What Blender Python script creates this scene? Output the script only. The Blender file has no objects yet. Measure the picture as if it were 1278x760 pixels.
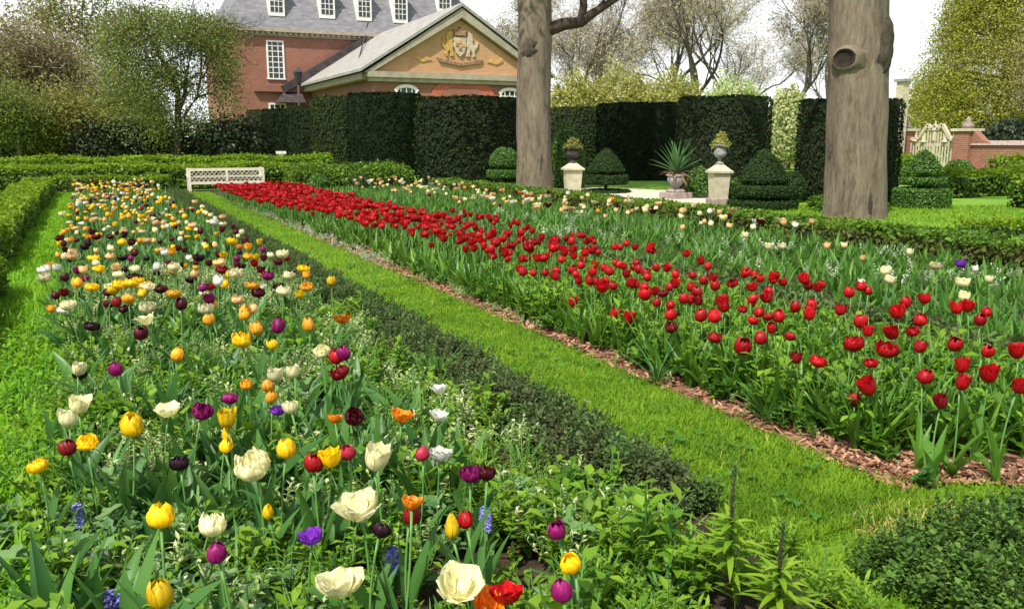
import bpy, math, random
import numpy as np
from math import radians as R, sin, cos, pi, atan2
from mathutils import Vector, Matrix

S = bpy.context.scene
COL = S.collection
rng = np.random.default_rng(7)
random.seed(7)

# ------------------------------------------------------------------ camera
PITCH, YAW, CAMH, FPX = R(10.6965), R(25.617), 1.45, 1080.0
cd = bpy.data.cameras.new('camera'); cam = bpy.data.objects.new('camera', cd); COL.objects.link(cam)
cam.location = (0, 0, CAMH); cam.rotation_euler = (R(90) - PITCH, 0, -YAW)
cd.sensor_width = 36; cd.lens = FPX / 1278 * 36; cd.clip_start = .05; cd.clip_end = 4000
S.camera = cam

# ------------------------------------------------------------------ light
SUN_EL, SUN_AZ = R(54), R(235)          # azimuth clockwise from +Y
w = bpy.data.worlds.new('World'); S.world = w; w.use_nodes = True
nt = w.node_tree; bg = nt.nodes['Background']
sky = nt.nodes.new('ShaderNodeTexSky'); sky.sky_type = 'NISHITA'; sky.sun_disc = False
sky.sun_elevation = SUN_EL; sky.sun_rotation = SUN_AZ
sky.air_density = 1.0; sky.dust_density = 2.0; sky.ozone_density = 1.0; sky.altitude = 0
# bright white haze and thin cloud low over the horizon, thinning upward
tc = nt.nodes.new('ShaderNodeTexCoord'); sx = nt.nodes.new('ShaderNodeSeparateXYZ'); nt.links.new(tc.outputs['Generated'], sx.inputs[0])
mr = nt.nodes.new('ShaderNodeMapRange'); mr.inputs[1].default_value = .18; mr.inputs[2].default_value = .75; mr.inputs[3].default_value = 1; mr.inputs[4].default_value = .12
nt.links.new(sx.outputs[2], mr.inputs[0])
cn = nt.nodes.new('ShaderNodeTexNoise'); cn.inputs['Scale'].default_value = 5; cn.inputs['Detail'].default_value = 6; nt.links.new(tc.outputs['Generated'], cn.inputs[0])
cr = nt.nodes.new('ShaderNodeMapRange'); cr.inputs[1].default_value = .3; cr.inputs[2].default_value = .6; cr.inputs[3].default_value = .82; cr.inputs[4].default_value = 1; nt.links.new(cn.outputs[0], cr.inputs[0])
ml = nt.nodes.new('ShaderNodeMath'); ml.operation = 'MULTIPLY'; nt.links.new(mr.outputs[0], ml.inputs[0]); nt.links.new(cr.outputs[0], ml.inputs[1])
mx = nt.nodes.new('ShaderNodeMix'); mx.data_type = 'RGBA'; mx.inputs[7].default_value = (8.2, 8.4, 8.6, 1)
nt.links.new(ml.outputs[0], mx.inputs[0]); nt.links.new(sky.outputs[0], mx.inputs[6])
nt.links.new(mx.outputs[2], bg.inputs[0]); bg.inputs[1].default_value = .12
sl = bpy.data.lights.new('sun', 'SUN'); so = bpy.data.objects.new('sun', sl); COL.objects.link(so)
sl.energy = 4.6; sl.angle = R(.5); sl.color = (1, .95, .86)
sd = Vector((sin(SUN_AZ) * cos(SUN_EL), cos(SUN_AZ) * cos(SUN_EL), sin(SUN_EL)))
so.rotation_euler = sd.to_track_quat('Z', 'Y').to_euler(); so.location = sd * 60
S.view_settings.view_transform = 'Standard'; S.view_settings.look = 'None'
S.view_settings.exposure = .4; S.view_settings.gamma = 1

# ------------------------------------------------------------------ geometry of the view (to read places off the photo)
_f = np.array([sin(YAW) * cos(PITCH), cos(YAW) * cos(PITCH), -sin(PITCH)])
_r = np.array([cos(YAW), -sin(YAW), 0.]); _u = np.cross(_r, _f)
_c = np.array([0, 0, CAMH])
def ray(px, py): return _f + (px - 639) / FPX * _r - (py - 380) / FPX * _u
def at(px, py, z=0.):
    d = ray(px, py); p = _c + d * ((z - CAMH) / d[2]); return p
def hit_y(px, py, Y):
    d = ray(px, py); return _c + d * (Y / d[1])
def hit_x(px, py, X):
    d = ray(px, py); return _c + d * (X / d[0])
def depth(p): return float((np.array(p) - _c) @ _f)
def spot(px, dist):                    # ground point under column px at forward distance dist
    d = _f * np.array([1, 1, 0]); d = d / np.linalg.norm(d)
    p = d * dist + _r * (px - 639) / FPX * dist
    return np.array([p[0], p[1], 0.])
def zof(x, y, py):                     # height of a point above (x,y) seen at row py
    k = (380 - py) / FPX; a = np.array([x, y, 0]) - _c
    return float((k * (a @ _f) - a @ _u) / (_u[2] - k * _f[2]))

# ------------------------------------------------------------------ materials
def newmat(name):
    m = bpy.data.materials.new(name); m.use_nodes = True
    t = m.node_tree; b = t.nodes['Principled BSDF']
    return m, t, b
def N(t, k, **kw):
    n = t.nodes.new(k)
    for a, v in kw.items(): setattr(n, a, v)
    return n
def ramp(t, fac, stops):
    n = N(t, 'ShaderNodeValToRGB'); e = n.color_ramp.elements
    while len(e) < len(stops): e.new(.5)
    for i, (p, c) in enumerate(stops):
        e[i].position = p; e[i].color = (*c, 1)
    t.links.new(fac, n.inputs[0]); return n.outputs[0]
def noise(t, scale, detail=4, vec='Object', rough=.6, stretch=None):
    tc = N(t, 'ShaderNodeTexCoord'); n = N(t, 'ShaderNodeTexNoise')
    n.inputs['Scale'].default_value = scale; n.inputs['Detail'].default_value = detail; n.inputs['Roughness'].default_value = rough
    src = tc.outputs[vec]
    if stretch:
        mp = N(t, 'ShaderNodeMapping'); mp.inputs['Scale'].default_value = stretch
        t.links.new(src, mp.inputs[0]); src = mp.outputs[0]
    t.links.new(src, n.inputs['Vector']); return n.outputs[0]
def leafmat(name, cols, trans=.35, rough=.5, patch=1.2, patchcol=None, spec=.35):
    m, t, b = newmat(name)
    g = N(t, 'ShaderNodeNewGeometry')
    n = len(cols)
    c = ramp(t, g.outputs['Random Per Island'], [((i + .5) / n, cols[i]) for i in range(n)])
    if patchcol:
        nz = noise(t, patch, 3)
        mr = N(t, 'ShaderNodeMapRange'); mr.inputs[1].default_value = .42; mr.inputs[2].default_value = .62
        t.links.new(nz, mr.inputs[0])
        mx = N(t, 'ShaderNodeMix', data_type='RGBA'); mx.inputs[7].default_value = (*patchcol, 1)
        t.links.new(mr.outputs[0], mx.inputs[0]); t.links.new(c, mx.inputs[6])
        mm = N(t, 'ShaderNodeMath', operation='MULTIPLY'); mm.inputs[1].default_value = .6
        t.links.new(mr.outputs[0], mm.inputs[0]); t.links.new(mm.outputs[0], mx.inputs[0])
        c = mx.outputs[2]
    t.links.new(c, b.inputs['Base Color']); b.inputs['Roughness'].default_value = rough
    b.inputs['Specular IOR Level'].default_value = spec
    if trans:
        tr = N(t, 'ShaderNodeBsdfTranslucent'); mix = N(t, 'ShaderNodeMixShader'); mix.inputs[0].default_value = trans
        hs = N(t, 'ShaderNodeHueSaturation'); hs.inputs['Value'].default_value = 1.3; hs.inputs['Hue'].default_value = .485
        t.links.new(c, hs.inputs['Color']); t.links.new(hs.outputs[0], tr.inputs[0])
        t.links.new(b.outputs[0], mix.inputs[1]); t.links.new(tr.outputs[0], mix.inputs[2])
        t.links.new(mix.outputs[0], t.nodes['Material Output'].inputs[0])
    return m
def petalmat(name, col, edge=None, trans=.3):
    m, t, b = newmat(name)
    nz = noise(t, 130, 4, 'Object', stretch=(1, 1, .1))
    e = edge or tuple(min(1, v * 1.25) for v in col)
    c = ramp(t, nz, [(.34, tuple(v * .6 for v in col)), (.5, col), (.66, e)])
    oi = N(t, 'ShaderNodeObjectInfo'); hs = N(t, 'ShaderNodeHueSaturation')
    mr = N(t, 'ShaderNodeMapRange'); mr.inputs[3].default_value = .66; mr.inputs[4].default_value = 1.18
    t.links.new(oi.outputs['Random'], mr.inputs[0]); t.links.new(mr.outputs[0], hs.inputs['Value'])
    t.links.new(c, hs.inputs['Color']); c = hs.outputs[0]
    t.links.new(c, b.inputs['Base Color']); b.inputs['Roughness'].default_value = .45; b.inputs['Specular IOR Level'].default_value = .35
    tr = N(t, 'ShaderNodeBsdfTranslucent'); mix = N(t, 'ShaderNodeMixShader'); mix.inputs[0].default_value = trans
    t.links.new(c, tr.inputs[0]); t.links.new(b.outputs[0], mix.inputs[1]); t.links.new(tr.outputs[0], mix.inputs[2])
    t.links.new(mix.outputs[0], t.nodes['Material Output'].inputs[0])
    return m
def surf(name, stops, scale=3, rough=.8, detail=5, vec='Object', stretch=None, bump=0, bscale=None, spec=.3):
    m, t, b = newmat(name)
    t.links.new(ramp(t, noise(t, scale, detail, vec, stretch=stretch), stops), b.inputs['Base Color'])
    b.inputs['Roughness'].default_value = rough; b.inputs['Specular IOR Level'].default_value = spec
    if bump:
        bn = N(t, 'ShaderNodeBump'); bn.inputs['Strength'].default_value = bump; bn.inputs['Distance'].default_value = .03
        t.links.new(noise(t, bscale or scale * 4, 6, vec, stretch=stretch), bn.inputs['Height']); t.links.new(bn.outputs[0], b.inputs['Normal'])
    return m
def brickmat(name, c1, c2, mortar, scale=1.0):
    m, t, b = newmat(name)
    tc = N(t, 'ShaderNodeTexCoord'); sp = N(t, 'ShaderNodeSeparateXYZ'); ad = N(t, 'ShaderNodeMath', operation='ADD'); cb = N(t, 'ShaderNodeCombineXYZ')
    t.links.new(tc.outputs['Object'], sp.inputs[0]); t.links.new(sp.outputs[0], ad.inputs[0]); t.links.new(sp.outputs[1], ad.inputs[1])
    t.links.new(ad.outputs[0], cb.inputs[0]); t.links.new(sp.outputs[2], cb.inputs[1])
    br = N(t, 'ShaderNodeTexBrick'); br.inputs['Scale'].default_value = scale
    br.inputs['Color1'].default_value = (*c1, 1); br.inputs['Color2'].default_value = (*c2, 1); br.inputs['Mortar'].default_value = (*mortar, 1)
    br.inputs['Brick Width'].default_value = .24; br.inputs['Row Height'].default_value = .085; br.inputs['Mortar Size'].default_value = .012
    t.links.new(cb.outputs[0], br.inputs['Vector'])
    nz = noise(t, .6, 4); mr = N(t, 'ShaderNodeMapRange'); mr.inputs[3].default_value = .7; mr.inputs[4].default_value = 1.3
    t.links.new(nz, mr.inputs[0]); hs = N(t, 'ShaderNodeHueSaturation'); t.links.new(mr.outputs[0], hs.inputs['Value'])
    t.links.new(br.outputs[0], hs.inputs['Color']); t.links.new(hs.outputs[0], b.inputs['Base Color']); b.inputs['Roughness'].default_value = .85
    return m

M = {}
# foliage
M['herb'] = leafmat('herb leaf', [(.045, .14, .008), (.11, .27, .014), (.24, .42, .03), (.08, .21, .012), (.17, .34, .02)], .42, .55, 2.0, (.26, .40, .03), spec=.25)
M['poppy'] = leafmat('grey green lobed leaf', [(.08, .18, .05), (.13, .25, .08), (.17, .30, .10)], .3, .55)
M['tulipleaf'] = leafmat('tulip leaf', [(.035, .12, .022), (.06, .17, .032), (.10, .24, .045)], .35, .42)
M['redleaf'] = leafmat('tulip bed leaf', [(.045, .14, .015), (.085, .22, .022), (.16, .33, .035)], .4, .42, spec=.4)
M['strap'] = leafmat('strap leaf', [(.05, .15, .03), (.09, .22, .04), (.13, .28, .06)], .3, .45)
M['verge'] = leafmat('verge leaf', [(.12, .33, .01), (.18, .42, .014), (.24, .48, .02), (.09, .27, .01)], .45, .5, 1.5, (.26, .46, .02), spec=.25)
M['grass'] = leafmat('lawn blade', [(.13, .275, .012), (.20, .36, .018), (.29, .43, .035), (.17, .31, .016)], .42, .55, 2.2, (.075, .18, .012), spec=.15)
M['germ'] = leafmat('germander leaf', [(.05, .12, .024), (.095, .19, .038), (.15, .26, .07), (.075, .11, .036)], .35, .6, 3.5, (.10, .10, .05), spec=.15)
M['germgreen'] = leafmat('greener germander leaf', [(.045, .11, .018), (.09, .19, .03), (.16, .29, .055), (.055, .12, .02)], .35, .6, 3.0, (.12, .21, .04), spec=.15)
M['germstem'] = surf('germander stem', [(.4, (.05, .06, .03)), (.6, (.10, .085, .06))], 20, .8)
M['lily'] = leafmat('lily leaf', [(.2, .36, .02), (.3, .46, .04), (.13, .28, .015), (.24, .40, .03)], .45, .5, spec=.25)
M['box'] = leafmat('box leaf', [(.04, .10, .008), (.075, .165, .012), (.12, .24, .018)], .3, .5, .9, (.14, .22, .02), spec=.25)
M['boxtop'] = leafmat('new box growth', [(.17, .29, .012), (.25, .38, .018), (.11, .21, .01)], .4, .5, 1.6, (.13, .2, .015), spec=.2)
M['boxbronze'] = leafmat('bronze box leaf', [(.045, .075, .012), (.08, .11, .018), (.12, .10, .03), (.06, .10, .012)], .3, .5, 1.2, (.13, .16, .025), spec=.2)
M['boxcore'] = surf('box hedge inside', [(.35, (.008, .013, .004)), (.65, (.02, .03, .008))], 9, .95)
M['yew'] = leafmat('yew leaf', [(.008, .019, .005), (.014, .030, .008), (.028, .054, .012), (.01, .02, .005), (.04, .044, .018)], .12, .8, .8, (.026, .04, .011), spec=.1)
M['yewolive'] = leafmat('olive yew leaf', [(.02, .04, .009), (.034, .058, .013), (.055, .08, .02), (.026, .042, .011)], .12, .8, .8, (.04, .05, .016), spec=.1)
M['yewdark'] = leafmat('deep yew leaf', [(.004, .010, .003), (.007, .016, .005), (.014, .027, .007), (.006, .011, .004)], .1, .8, .8, (.012, .022, .006), spec=.08)
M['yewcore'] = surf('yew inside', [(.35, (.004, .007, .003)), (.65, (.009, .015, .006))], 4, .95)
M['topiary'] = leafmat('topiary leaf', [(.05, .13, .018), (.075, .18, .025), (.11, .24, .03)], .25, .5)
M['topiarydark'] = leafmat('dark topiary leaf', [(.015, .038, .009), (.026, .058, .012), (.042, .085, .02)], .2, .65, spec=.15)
M['stem'] = leafmat('flower stem', [(.09, .22, .05), (.12, .26, .06)], 0, .5)
M['lilystem'] = surf('dark lily stem', [(.4, (.03, .022, .018)), (.6, (.06, .04, .03))], 30, .5)
M['flowerwhite'] = leafmat('small white flower', [(.8, .8, .66), (.85, .85, .76), (.2, .36, .08)], .3, .5)
M['palefoliage'] = leafmat('pale cream leaf', [(.5, .54, .24), (.66, .68, .42), (.36, .46, .14), (.2, .34, .06)], .35, .5)
M['blue'] = petalmat('blue petal', (.2, .2, .58), (.4, .38, .75))
M['violet'] = petalmat('violet petal', (.2, .03, .42), (.4, .12, .62))
PET = dict(yellow=(.95, .62, .006), amber=(.93, .45, .03), cream=(.92, .87, .46), white=(.85, .84, .72), purple=(.24, .004, .10), maroon=(.085, .004, .012),
           black=(.026, .005, .014), red=(.46, .004, .008), pinkred=(.6, .035, .08), orange=(.9, .24, .012), peach=(.92, .60, .24), dkred=(.24, .006, .012), violet=(.2, .03, .42))
for k, c in PET.items():
    M['p_' + k] = petalmat(k + ' petal', c, {'peach': (.9, .7, .4), 'cream': (.95, .93, .68), 'orange': (.95, .5, .03), 'purple': (.4, .02, .2), 'red': (.62, .01, .012)}.get(k))
M['core'] = surf('flower centre', [(.4, (.03, .02, .01)), (.6, (.35, .25, .02))], 60, .8)
# ground
M['soil'] = surf('bed soil', [(.3, (.018, .012, .008)), (.55, (.045, .03, .018)), (.8, (.09, .06, .035))], 8, .95, bump=.6, bscale=40)
M['lawnbase'] = surf('lawn', [(.3, (.06, .15, .008)), (.5, (.11, .24, .014)), (.7, (.16, .29, .025))], 2.5, .9, bump=.5, bscale=60)
M['field'] = surf('far lawn', [(.3, (.09, .21, .015)), (.5, (.14, .29, .02)), (.7, (.2, .34, .04))], .7, .95, bump=.4, bscale=30)
M['mulch'] = surf('mulch', [(.3, (.13, .06, .035)), (.5, (.28, .14, .08)), (.72, (.42, .25, .16))], 30, .9, bump=.8, bscale=50)
M['chip'] = leafmat('wood chip', [(.15, .065, .035), (.32, .155, .085), (.48, .28, .18), (.37, .19, .11), (.08, .042, .026)], 0, .85)
M['gravel'] = surf('pale gravel', [(.3, (.42, .37, .27)), (.55, (.6, .54, .42)), (.75, (.7, .65, .53))], 12, .95, bump=.4, bscale=60)
# build
M['brick'] = brickmat('red brick', (.2, .058, .036), (.28, .088, .054), (.29, .185, .135))
M['rubbed'] = brickmat('rubbed red brick', (.38, .07, .035), (.44, .10, .05), (.4, .16, .1))
M['ochre'] = brickmat('orange brick', (.44, .215, .085), (.52, .28, .13), (.48, .32, .2))
M['slate'] = surf('slate roof', [(.3, (.125, .122, .135)), (.5, (.175, .172, .185)), (.75, (.25, .245, .255))], 1.5, .75, stretch=(1, 1, 3))
M['shingle'] = surf('grey shingle roof', [(.3, (.24, .23, .205)), (.5, (.30, .29, .26)), (.75, (.37, .355, .32))], 1.2, .85, stretch=(1, 1, 4))
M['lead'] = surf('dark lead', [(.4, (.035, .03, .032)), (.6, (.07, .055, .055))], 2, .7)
M['whitepaint'] = surf('white paint', [(.35, (.68, .66, .6)), (.6, (.8, .79, .74))], 3, .5)
M['creampaint'] = surf('cream paint', [(.35, (.6, .55, .42)), (.6, (.72, .67, .53))], 5, .55)
M['cornice'] = surf('weathered cornice', [(.35, (.29, .25, .18)), (.6, (.38, .33, .25))], 2, .7)
M['stone'] = surf('pale stone', [(.3, (.38, .33, .23)), (.55, (.5, .44, .32)), (.8, (.58, .53, .41))], 6, .85, bump=.2)
M['greystone'] = surf('grey stone', [(.3, (.16, .15, .14)), (.55, (.28, .27, .26)), (.8, (.4, .38, .36))], 8, .85, bump=.3)
M['lichen'] = surf('weathered stone', [(.3, (.2, .15, .13)), (.55, (.33, .26, .23)), (.8, (.45, .38, .33))], 10, .9, bump=.3)
M['glass'], _t, _b = newmat('window glass'); _b.inputs['Base Color'].default_value = (.03, .035, .04, 1); _b.inputs['Roughness'].default_value = .12
M['gold'] = surf('ochre carving', [(.35, (.42, .24, .07)), (.6, (.55, .34, .10))], 5, .6)
M['carvestone'] = surf('stone carving', [(.35, (.4, .31, .22)), (.6, (.55, .46, .35))], 5, .7)
M['darkcarve'] = surf('brown carving', [(.4, (.2, .12, .07)), (.6, (.32, .2, .11))], 5, .7)
# bark
def barkmat(name, a, b_, c, scale=2.2, stretch=(1, 1, .35), fine=0):
    m, t, b = newmat(name)
    n1 = noise(t, scale, 8, stretch=stretch, rough=.7); n2 = noise(t, fine or scale * 5, 8, stretch=(1, 1, .22 if fine else .6), rough=.75)
    ad = N(t, 'ShaderNodeMath', operation='MULTIPLY_ADD'); ad.inputs[1].default_value = .55
    t.links.new(n2, ad.inputs[0]); mm = N(t, 'ShaderNodeMath', operation='MULTIPLY'); mm.inputs[1].default_value = .5
    t.links.new(n1, mm.inputs[0]); t.links.new(mm.outputs[0], ad.inputs[2])
    t.links.new(ramp(t, ad.outputs[0], [(.38, a), (.5, b_), (.64, c)]), b.inputs['Base Color'])
    b.inputs['Roughness'].default_value = .9; b.inputs['Specular IOR Level'].default_value = .2
    bn = N(t, 'ShaderNodeBump'); bn.inputs['Strength'].default_value = .9; bn.inputs['Distance'].default_value = .05
    t.links.new(ad.outputs[0], bn.inputs['Height']); t.links.new(bn.outputs[0], b.inputs['Normal'])
    return m
M['bark'] = barkmat('beech bark', (.05, .037, .025), (.145, .115, .082), (.235, .193, .14), 2.6, (1, 1, .3), 14)
M['barkdark'] = barkmat('dark bark', (.025, .019, .014), (.055, .043, .032), (.11, .085, .065), 4)
M['twig'] = barkmat('grey twig', (.045, .036, .028), (.09, .074, .06), (.16, .135, .11), 3)
M['hollow'] = surf('hollow', [(.4, (.012, .009, .007)), (.6, (.03, .02, .015))], 6, .95)

# ------------------------------------------------------------------ mesh helpers
def mesh_np(name, V, F4, F3=None, mats=(), mi4=None, mi3=None, smooth=False):
    me = bpy.data.meshes.new(name)
    V = np.asarray(V, np.float32).reshape(-1, 3); F4 = np.asarray(F4, np.int32).reshape(-1, 4)
    F3 = np.zeros((0, 3), np.int32) if F3 is None else np.asarray(F3, np.int32).reshape(-1, 3)
    me.vertices.add(len(V)); me.vertices.foreach_set('co', V.ravel())
    loops = np.concatenate([F4.ravel(), F3.ravel()])
    me.loops.add(len(loops)); me.loops.foreach_set('vertex_index', loops)
    n4, n3 = len(F4), len(F3)
    st = np.concatenate([np.arange(n4) * 4, n4 * 4 + np.arange(n3) * 3]).astype(np.int32)
    tt = np.concatenate([np.full(n4, 4), np.full(n3, 3)]).astype(np.int32)
    me.polygons.add(n4 + n3); me.polygons.foreach_set('loop_start', st); me.polygons.foreach_set('loop_total', tt)
    for m in mats: me.materials.append(m)
    if mi4 is not None or mi3 is not None:
        a = np.zeros(n4, np.int32) if mi4 is None else np.asarray(mi4, np.int32)
        b = np.zeros(n3, np.int32) if mi3 is None else np.asarray(mi3, np.int32)
        me.polygons.foreach_set('material_index', np.concatenate([a, b]))
    if smooth: me.polygons.foreach_set('use_smooth', np.ones(n4 + n3, bool))
    me.update(calc_edges=True); me.validate()
    return me
def link(name, me, parent=None, loc=(0, 0, 0), rot=(0, 0, 0), scale=(1, 1, 1)):
    o = bpy.data.objects.new(name, me); COL.objects.link(o)
    if parent: o.parent = parent
    o.location = loc; o.rotation_euler = rot; o.scale = scale
    return o
def tag(o, label=None, cat=None, group=None, kind=None):
    if label: o['label'] = label
    if cat: o['category'] = cat
    if group: o['group'] = group
    if kind: o['kind'] = kind
    return o
def empty(name, loc=(0, 0, 0), rz=0):
    o = bpy.data.objects.new(name, None); COL.objects.link(o); o.location = loc; o.rotation_euler = (0, 0, rz); o.empty_display_size = .1
    return o

class MB:
    """collects polygons; build() links them as one mesh object"""
    def __init__(s): s.v = []; s.f = []; s.m = []; s.mi = 0
    def add(s, vs, fs):
        b = len(s.v); s.v += [tuple(map(float, p)) for p in vs]; s.f += [tuple(i + b for i in f) for f in fs]; s.m += [s.mi] * len(fs); return s
    def box(s, x0, x1, y0, y1, z0, z1):
        v = [(x, y, z) for z in (z0, z1) for y in (y0, y1) for x in (x0, x1)]
        return s.add(v, [(0, 2, 3, 1), (4, 5, 7, 6), (0, 1, 5, 4), (2, 6, 7, 3), (0, 4, 6, 2), (1, 3, 7, 5)])
    def prism(s, poly, y0, y1):                  # polygon in xz, extruded along y
        n = len(poly); v = [(x, y0, z) for x, z in poly] + [(x, y1, z) for x, z in poly]
        return s.add(v, [tuple(range(n)), tuple(range(2 * n - 1, n - 1, -1))] + [(i, i + n, (i + 1) % n + n, (i + 1) % n) for i in range(n)])
    def bar(s, p, q, w, h, up=(0, 0, 1)):        # box beam between two points
        p, q, up = map(Vector, (p, q, up)); d = (q - p).normalized(); a = d.cross(up).normalized() * w / 2; b = a.cross(d).normalized() * h / 2
        v = [c + i * a + j * b for c in (p, q) for i, j in ((-1, -1), (1, -1), (1, 1), (-1, 1))]
        return s.add(v, [(0, 1, 2, 3), (7, 6, 5, 4), (0, 4, 5, 1), (1, 5, 6, 2), (2, 6, 7, 3), (3, 7, 4, 0)])
    def tube(s, pts, rad, n=6, cap=True):
        pts = [Vector(p) for p in pts]; rings = []
        for i, p in enumerate(pts):
            d = (pts[min(i + 1, len(pts) - 1)] - pts[max(i - 1, 0)]).normalized()
            a = d.cross(Vector((0, 0, 1)) if abs(d.z) < .9 else Vector((1, 0, 0))).normalized(); b = d.cross(a)
            rr = rad[i] if hasattr(rad, '__len__') else rad
            rings.append([p + (a * cos(2 * pi * k / n) + b * sin(2 * pi * k / n)) * rr for k in range(n)])
        v = [q for r_ in rings for q in r_]; f = []
        for i in range(len(pts) - 1):
            for k in range(n): f.append((i * n + k, i * n + (k + 1) % n, (i + 1) * n + (k + 1) % n, (i + 1) * n + k))
        if cap: f += [tuple(range(n - 1, -1, -1)), tuple((len(pts) - 1) * n + k for k in range(n))]
        return s.add(v, f)
    def lathe(s, prof, n=20, c=(0, 0, 0)):
        v = [(c[0] + r_ * cos(2 * pi * k / n), c[1] + r_ * sin(2 * pi * k / n), c[2] + z) for r_, z in prof for k in range(n)]; f = []
        for i in range(len(prof) - 1):
            for k in range(n): f.append((i * n + k, i * n + (k + 1) % n, (i + 1) * n + (k + 1) % n, (i + 1) * n + k))
        f += [tuple(range(n - 1, -1, -1)), tuple((len(prof) - 1) * n + k for k in range(n))]
        return s.add(v, f)
    def build(s, name, mats, parent=None, smooth=False, bevel=0, **kw):
        me = bpy.data.meshes.new(name); me.from_pydata(s.v, [], s.f)
        mats = mats if isinstance(mats, (list, tuple)) else [mats]
        for m in mats: me.materials.append(m)
        me.polygons.foreach_set('material_index', s.m)
        if smooth: me.polygons.foreach_set('use_smooth', [True] * len(s.f))
        me.update(); o = link(name, me, parent, **kw)
        if bevel:
            b = o.modifiers.new('bevel', 'BEVEL'); b.width = bevel; b.segments = 2; b.limit_method = 'ANGLE'
        return o

class T:
    """a small template of quads for scattering"""
    def __init__(s, V=None, F=None, Mi=None):
        s.V = np.zeros((0, 3)) if V is None else np.asarray(V, float); s.F = np.zeros((0, 4), int) if F is None else np.asarray(F, int)
        s.M = np.zeros(len(s.F), int) if Mi is None else np.asarray(Mi, int)
    def join(s, o, rot=None, loc=(0, 0, 0), sc=1., mi=None):
        V = o.V * sc
        if rot is not None: V = V @ rot.T
        s.F = np.concatenate([s.F, o.F + len(s.V)]); s.V = np.concatenate([s.V, V + np.asarray(loc)])
        s.M = np.concatenate([s.M, o.M if mi is None else np.full(len(o.F), mi)]); return s
def rz(a): return np.array([[cos(a), -sin(a), 0], [sin(a), cos(a), 0], [0, 0, 1]])
def ry(a): return np.array([[cos(a), 0, sin(a)], [0, 1, 0], [-sin(a), 0, cos(a)]])
def rx(a): return np.array([[1, 0, 0], [0, cos(a), -sin(a)], [0, sin(a), cos(a)]])
def leaf(L, w, tilt=.5, bend=.6, seg=3, fold=.25, prof='oval', twist=0.):
    """leaf leaving the origin, tilt from vertical, arching toward +X; 3 columns so it folds on the midrib"""
    ts = np.linspace(0, 1, seg + 1); P = np.zeros((seg + 1, 3)); p = np.zeros(3); V = []
    for i, t in enumerate(ts):
        a = tilt + bend * t
        if i: p = p + np.array([sin(a), 0, cos(a)]) * L / seg
        if prof == 'oval': k = sin(pi * min(1, .08 + .92 * t)) ** .8
        elif prof == 'lance': k = (.55 + .45 * sin(pi * (t * .8 + .1))) * (1 - t ** 3)
        elif prof == 'strap': k = 1 - t ** 4
        else: k = sin(pi * (.06 + .9 * t)) * (1.25 if i % 2 else .6)
        if t == 1: k = max(k, .03)
        n = np.array([-cos(a), 0, sin(a)]); q = np.array([0, 1, 0]); tw = twist * t
        side = q * cos(tw) + n * sin(tw)
        V += [p + side * w / 2 * k + n * abs(w * k * fold), p, p - side * w / 2 * k + n * abs(w * k * fold)]
    F = []
    for i in range(seg):
        a = i * 3; F += [(a, a + 1, a + 4, a + 3), (a + 1, a + 2, a + 5, a + 4)]
    return T(V, F)
def strip(L, w, tilt=.2, bend=.5, seg=2):
    p = np.zeros(3); V = []; F = []
    for i in range(seg + 1):
        t = i / seg; a = tilt + bend * t
        if i: p = p + np.array([sin(a), 0, cos(a)]) * L / seg
        k = max(.08, 1 - t ** 2); V += [p + (0, w / 2 * k, 0), p - (0, w / 2 * k, 0)]
        if i: b = i * 2; F.append((b - 2, b - 1, b + 1, b))
    return T(V, F)
def twigt(h, r=.003, n=3):
    V = []; F = []
    for i in range(2):
        for k in range(n): V.append((r * cos(2 * pi * k / n), r * sin(2 * pi * k / n), h * i))
    for k in range(n): F.append((k, (k + 1) % n, n + (k + 1) % n, n + k))
    return T(V, F)
def scatter(name, tpls, pos, scale=1., tilt=.12, mats=(), yaw=None, parent=None, **kw):
    """every template copied onto its share of the points, all as ONE mesh"""
    pos = np.asarray(pos, float); n = len(pos); which = rng.integers(0, len(tpls), n)
    yaw = rng.uniform(0, 2 * pi, n) if yaw is None else np.broadcast_to(yaw, n)
    scale = np.broadcast_to(scale, n); tx = rng.normal(0, tilt, n); ty = rng.normal(0, tilt, n)
    VV, FF, MM = [], [], []; off = 0
    for k, tp in enumerate(tpls):
        i = np.where(which == k)[0]
        if not len(i): continue
        c, s_ = np.cos(yaw[i]), np.sin(yaw[i]); V = tp.V
        X = (V[None, :, 0] * c[:, None] - V[None, :, 1] * s_[:, None]); Y = (V[None, :, 0] * s_[:, None] + V[None, :, 1] * c[:, None]); Z = np.repeat(V[None, :, 2], len(i), 0)
        X, Z = X + Z * tx[i][:, None], Z - X * tx[i][:, None]; Y, Z = Y + Z * ty[i][:, None], Z - Y * ty[i][:, None]
        W = np.stack([X, Y, Z], -1) * scale[i][:, None, None] + pos[i][:, None, :]
        m = len(V); f = tp.F[None] + (np.arange(len(i)) * m)[:, None, None] + off
        VV.append(W.reshape(-1, 3)); FF.append(f.reshape(-1, 4)); MM.append(np.tile(tp.M, len(i))); off += len(i) * m
    me = mesh_np(name, np.concatenate(VV), np.concatenate(FF), mats=mats, mi4=np.concatenate(MM))
    return link(name, me, parent, **kw)
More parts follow.
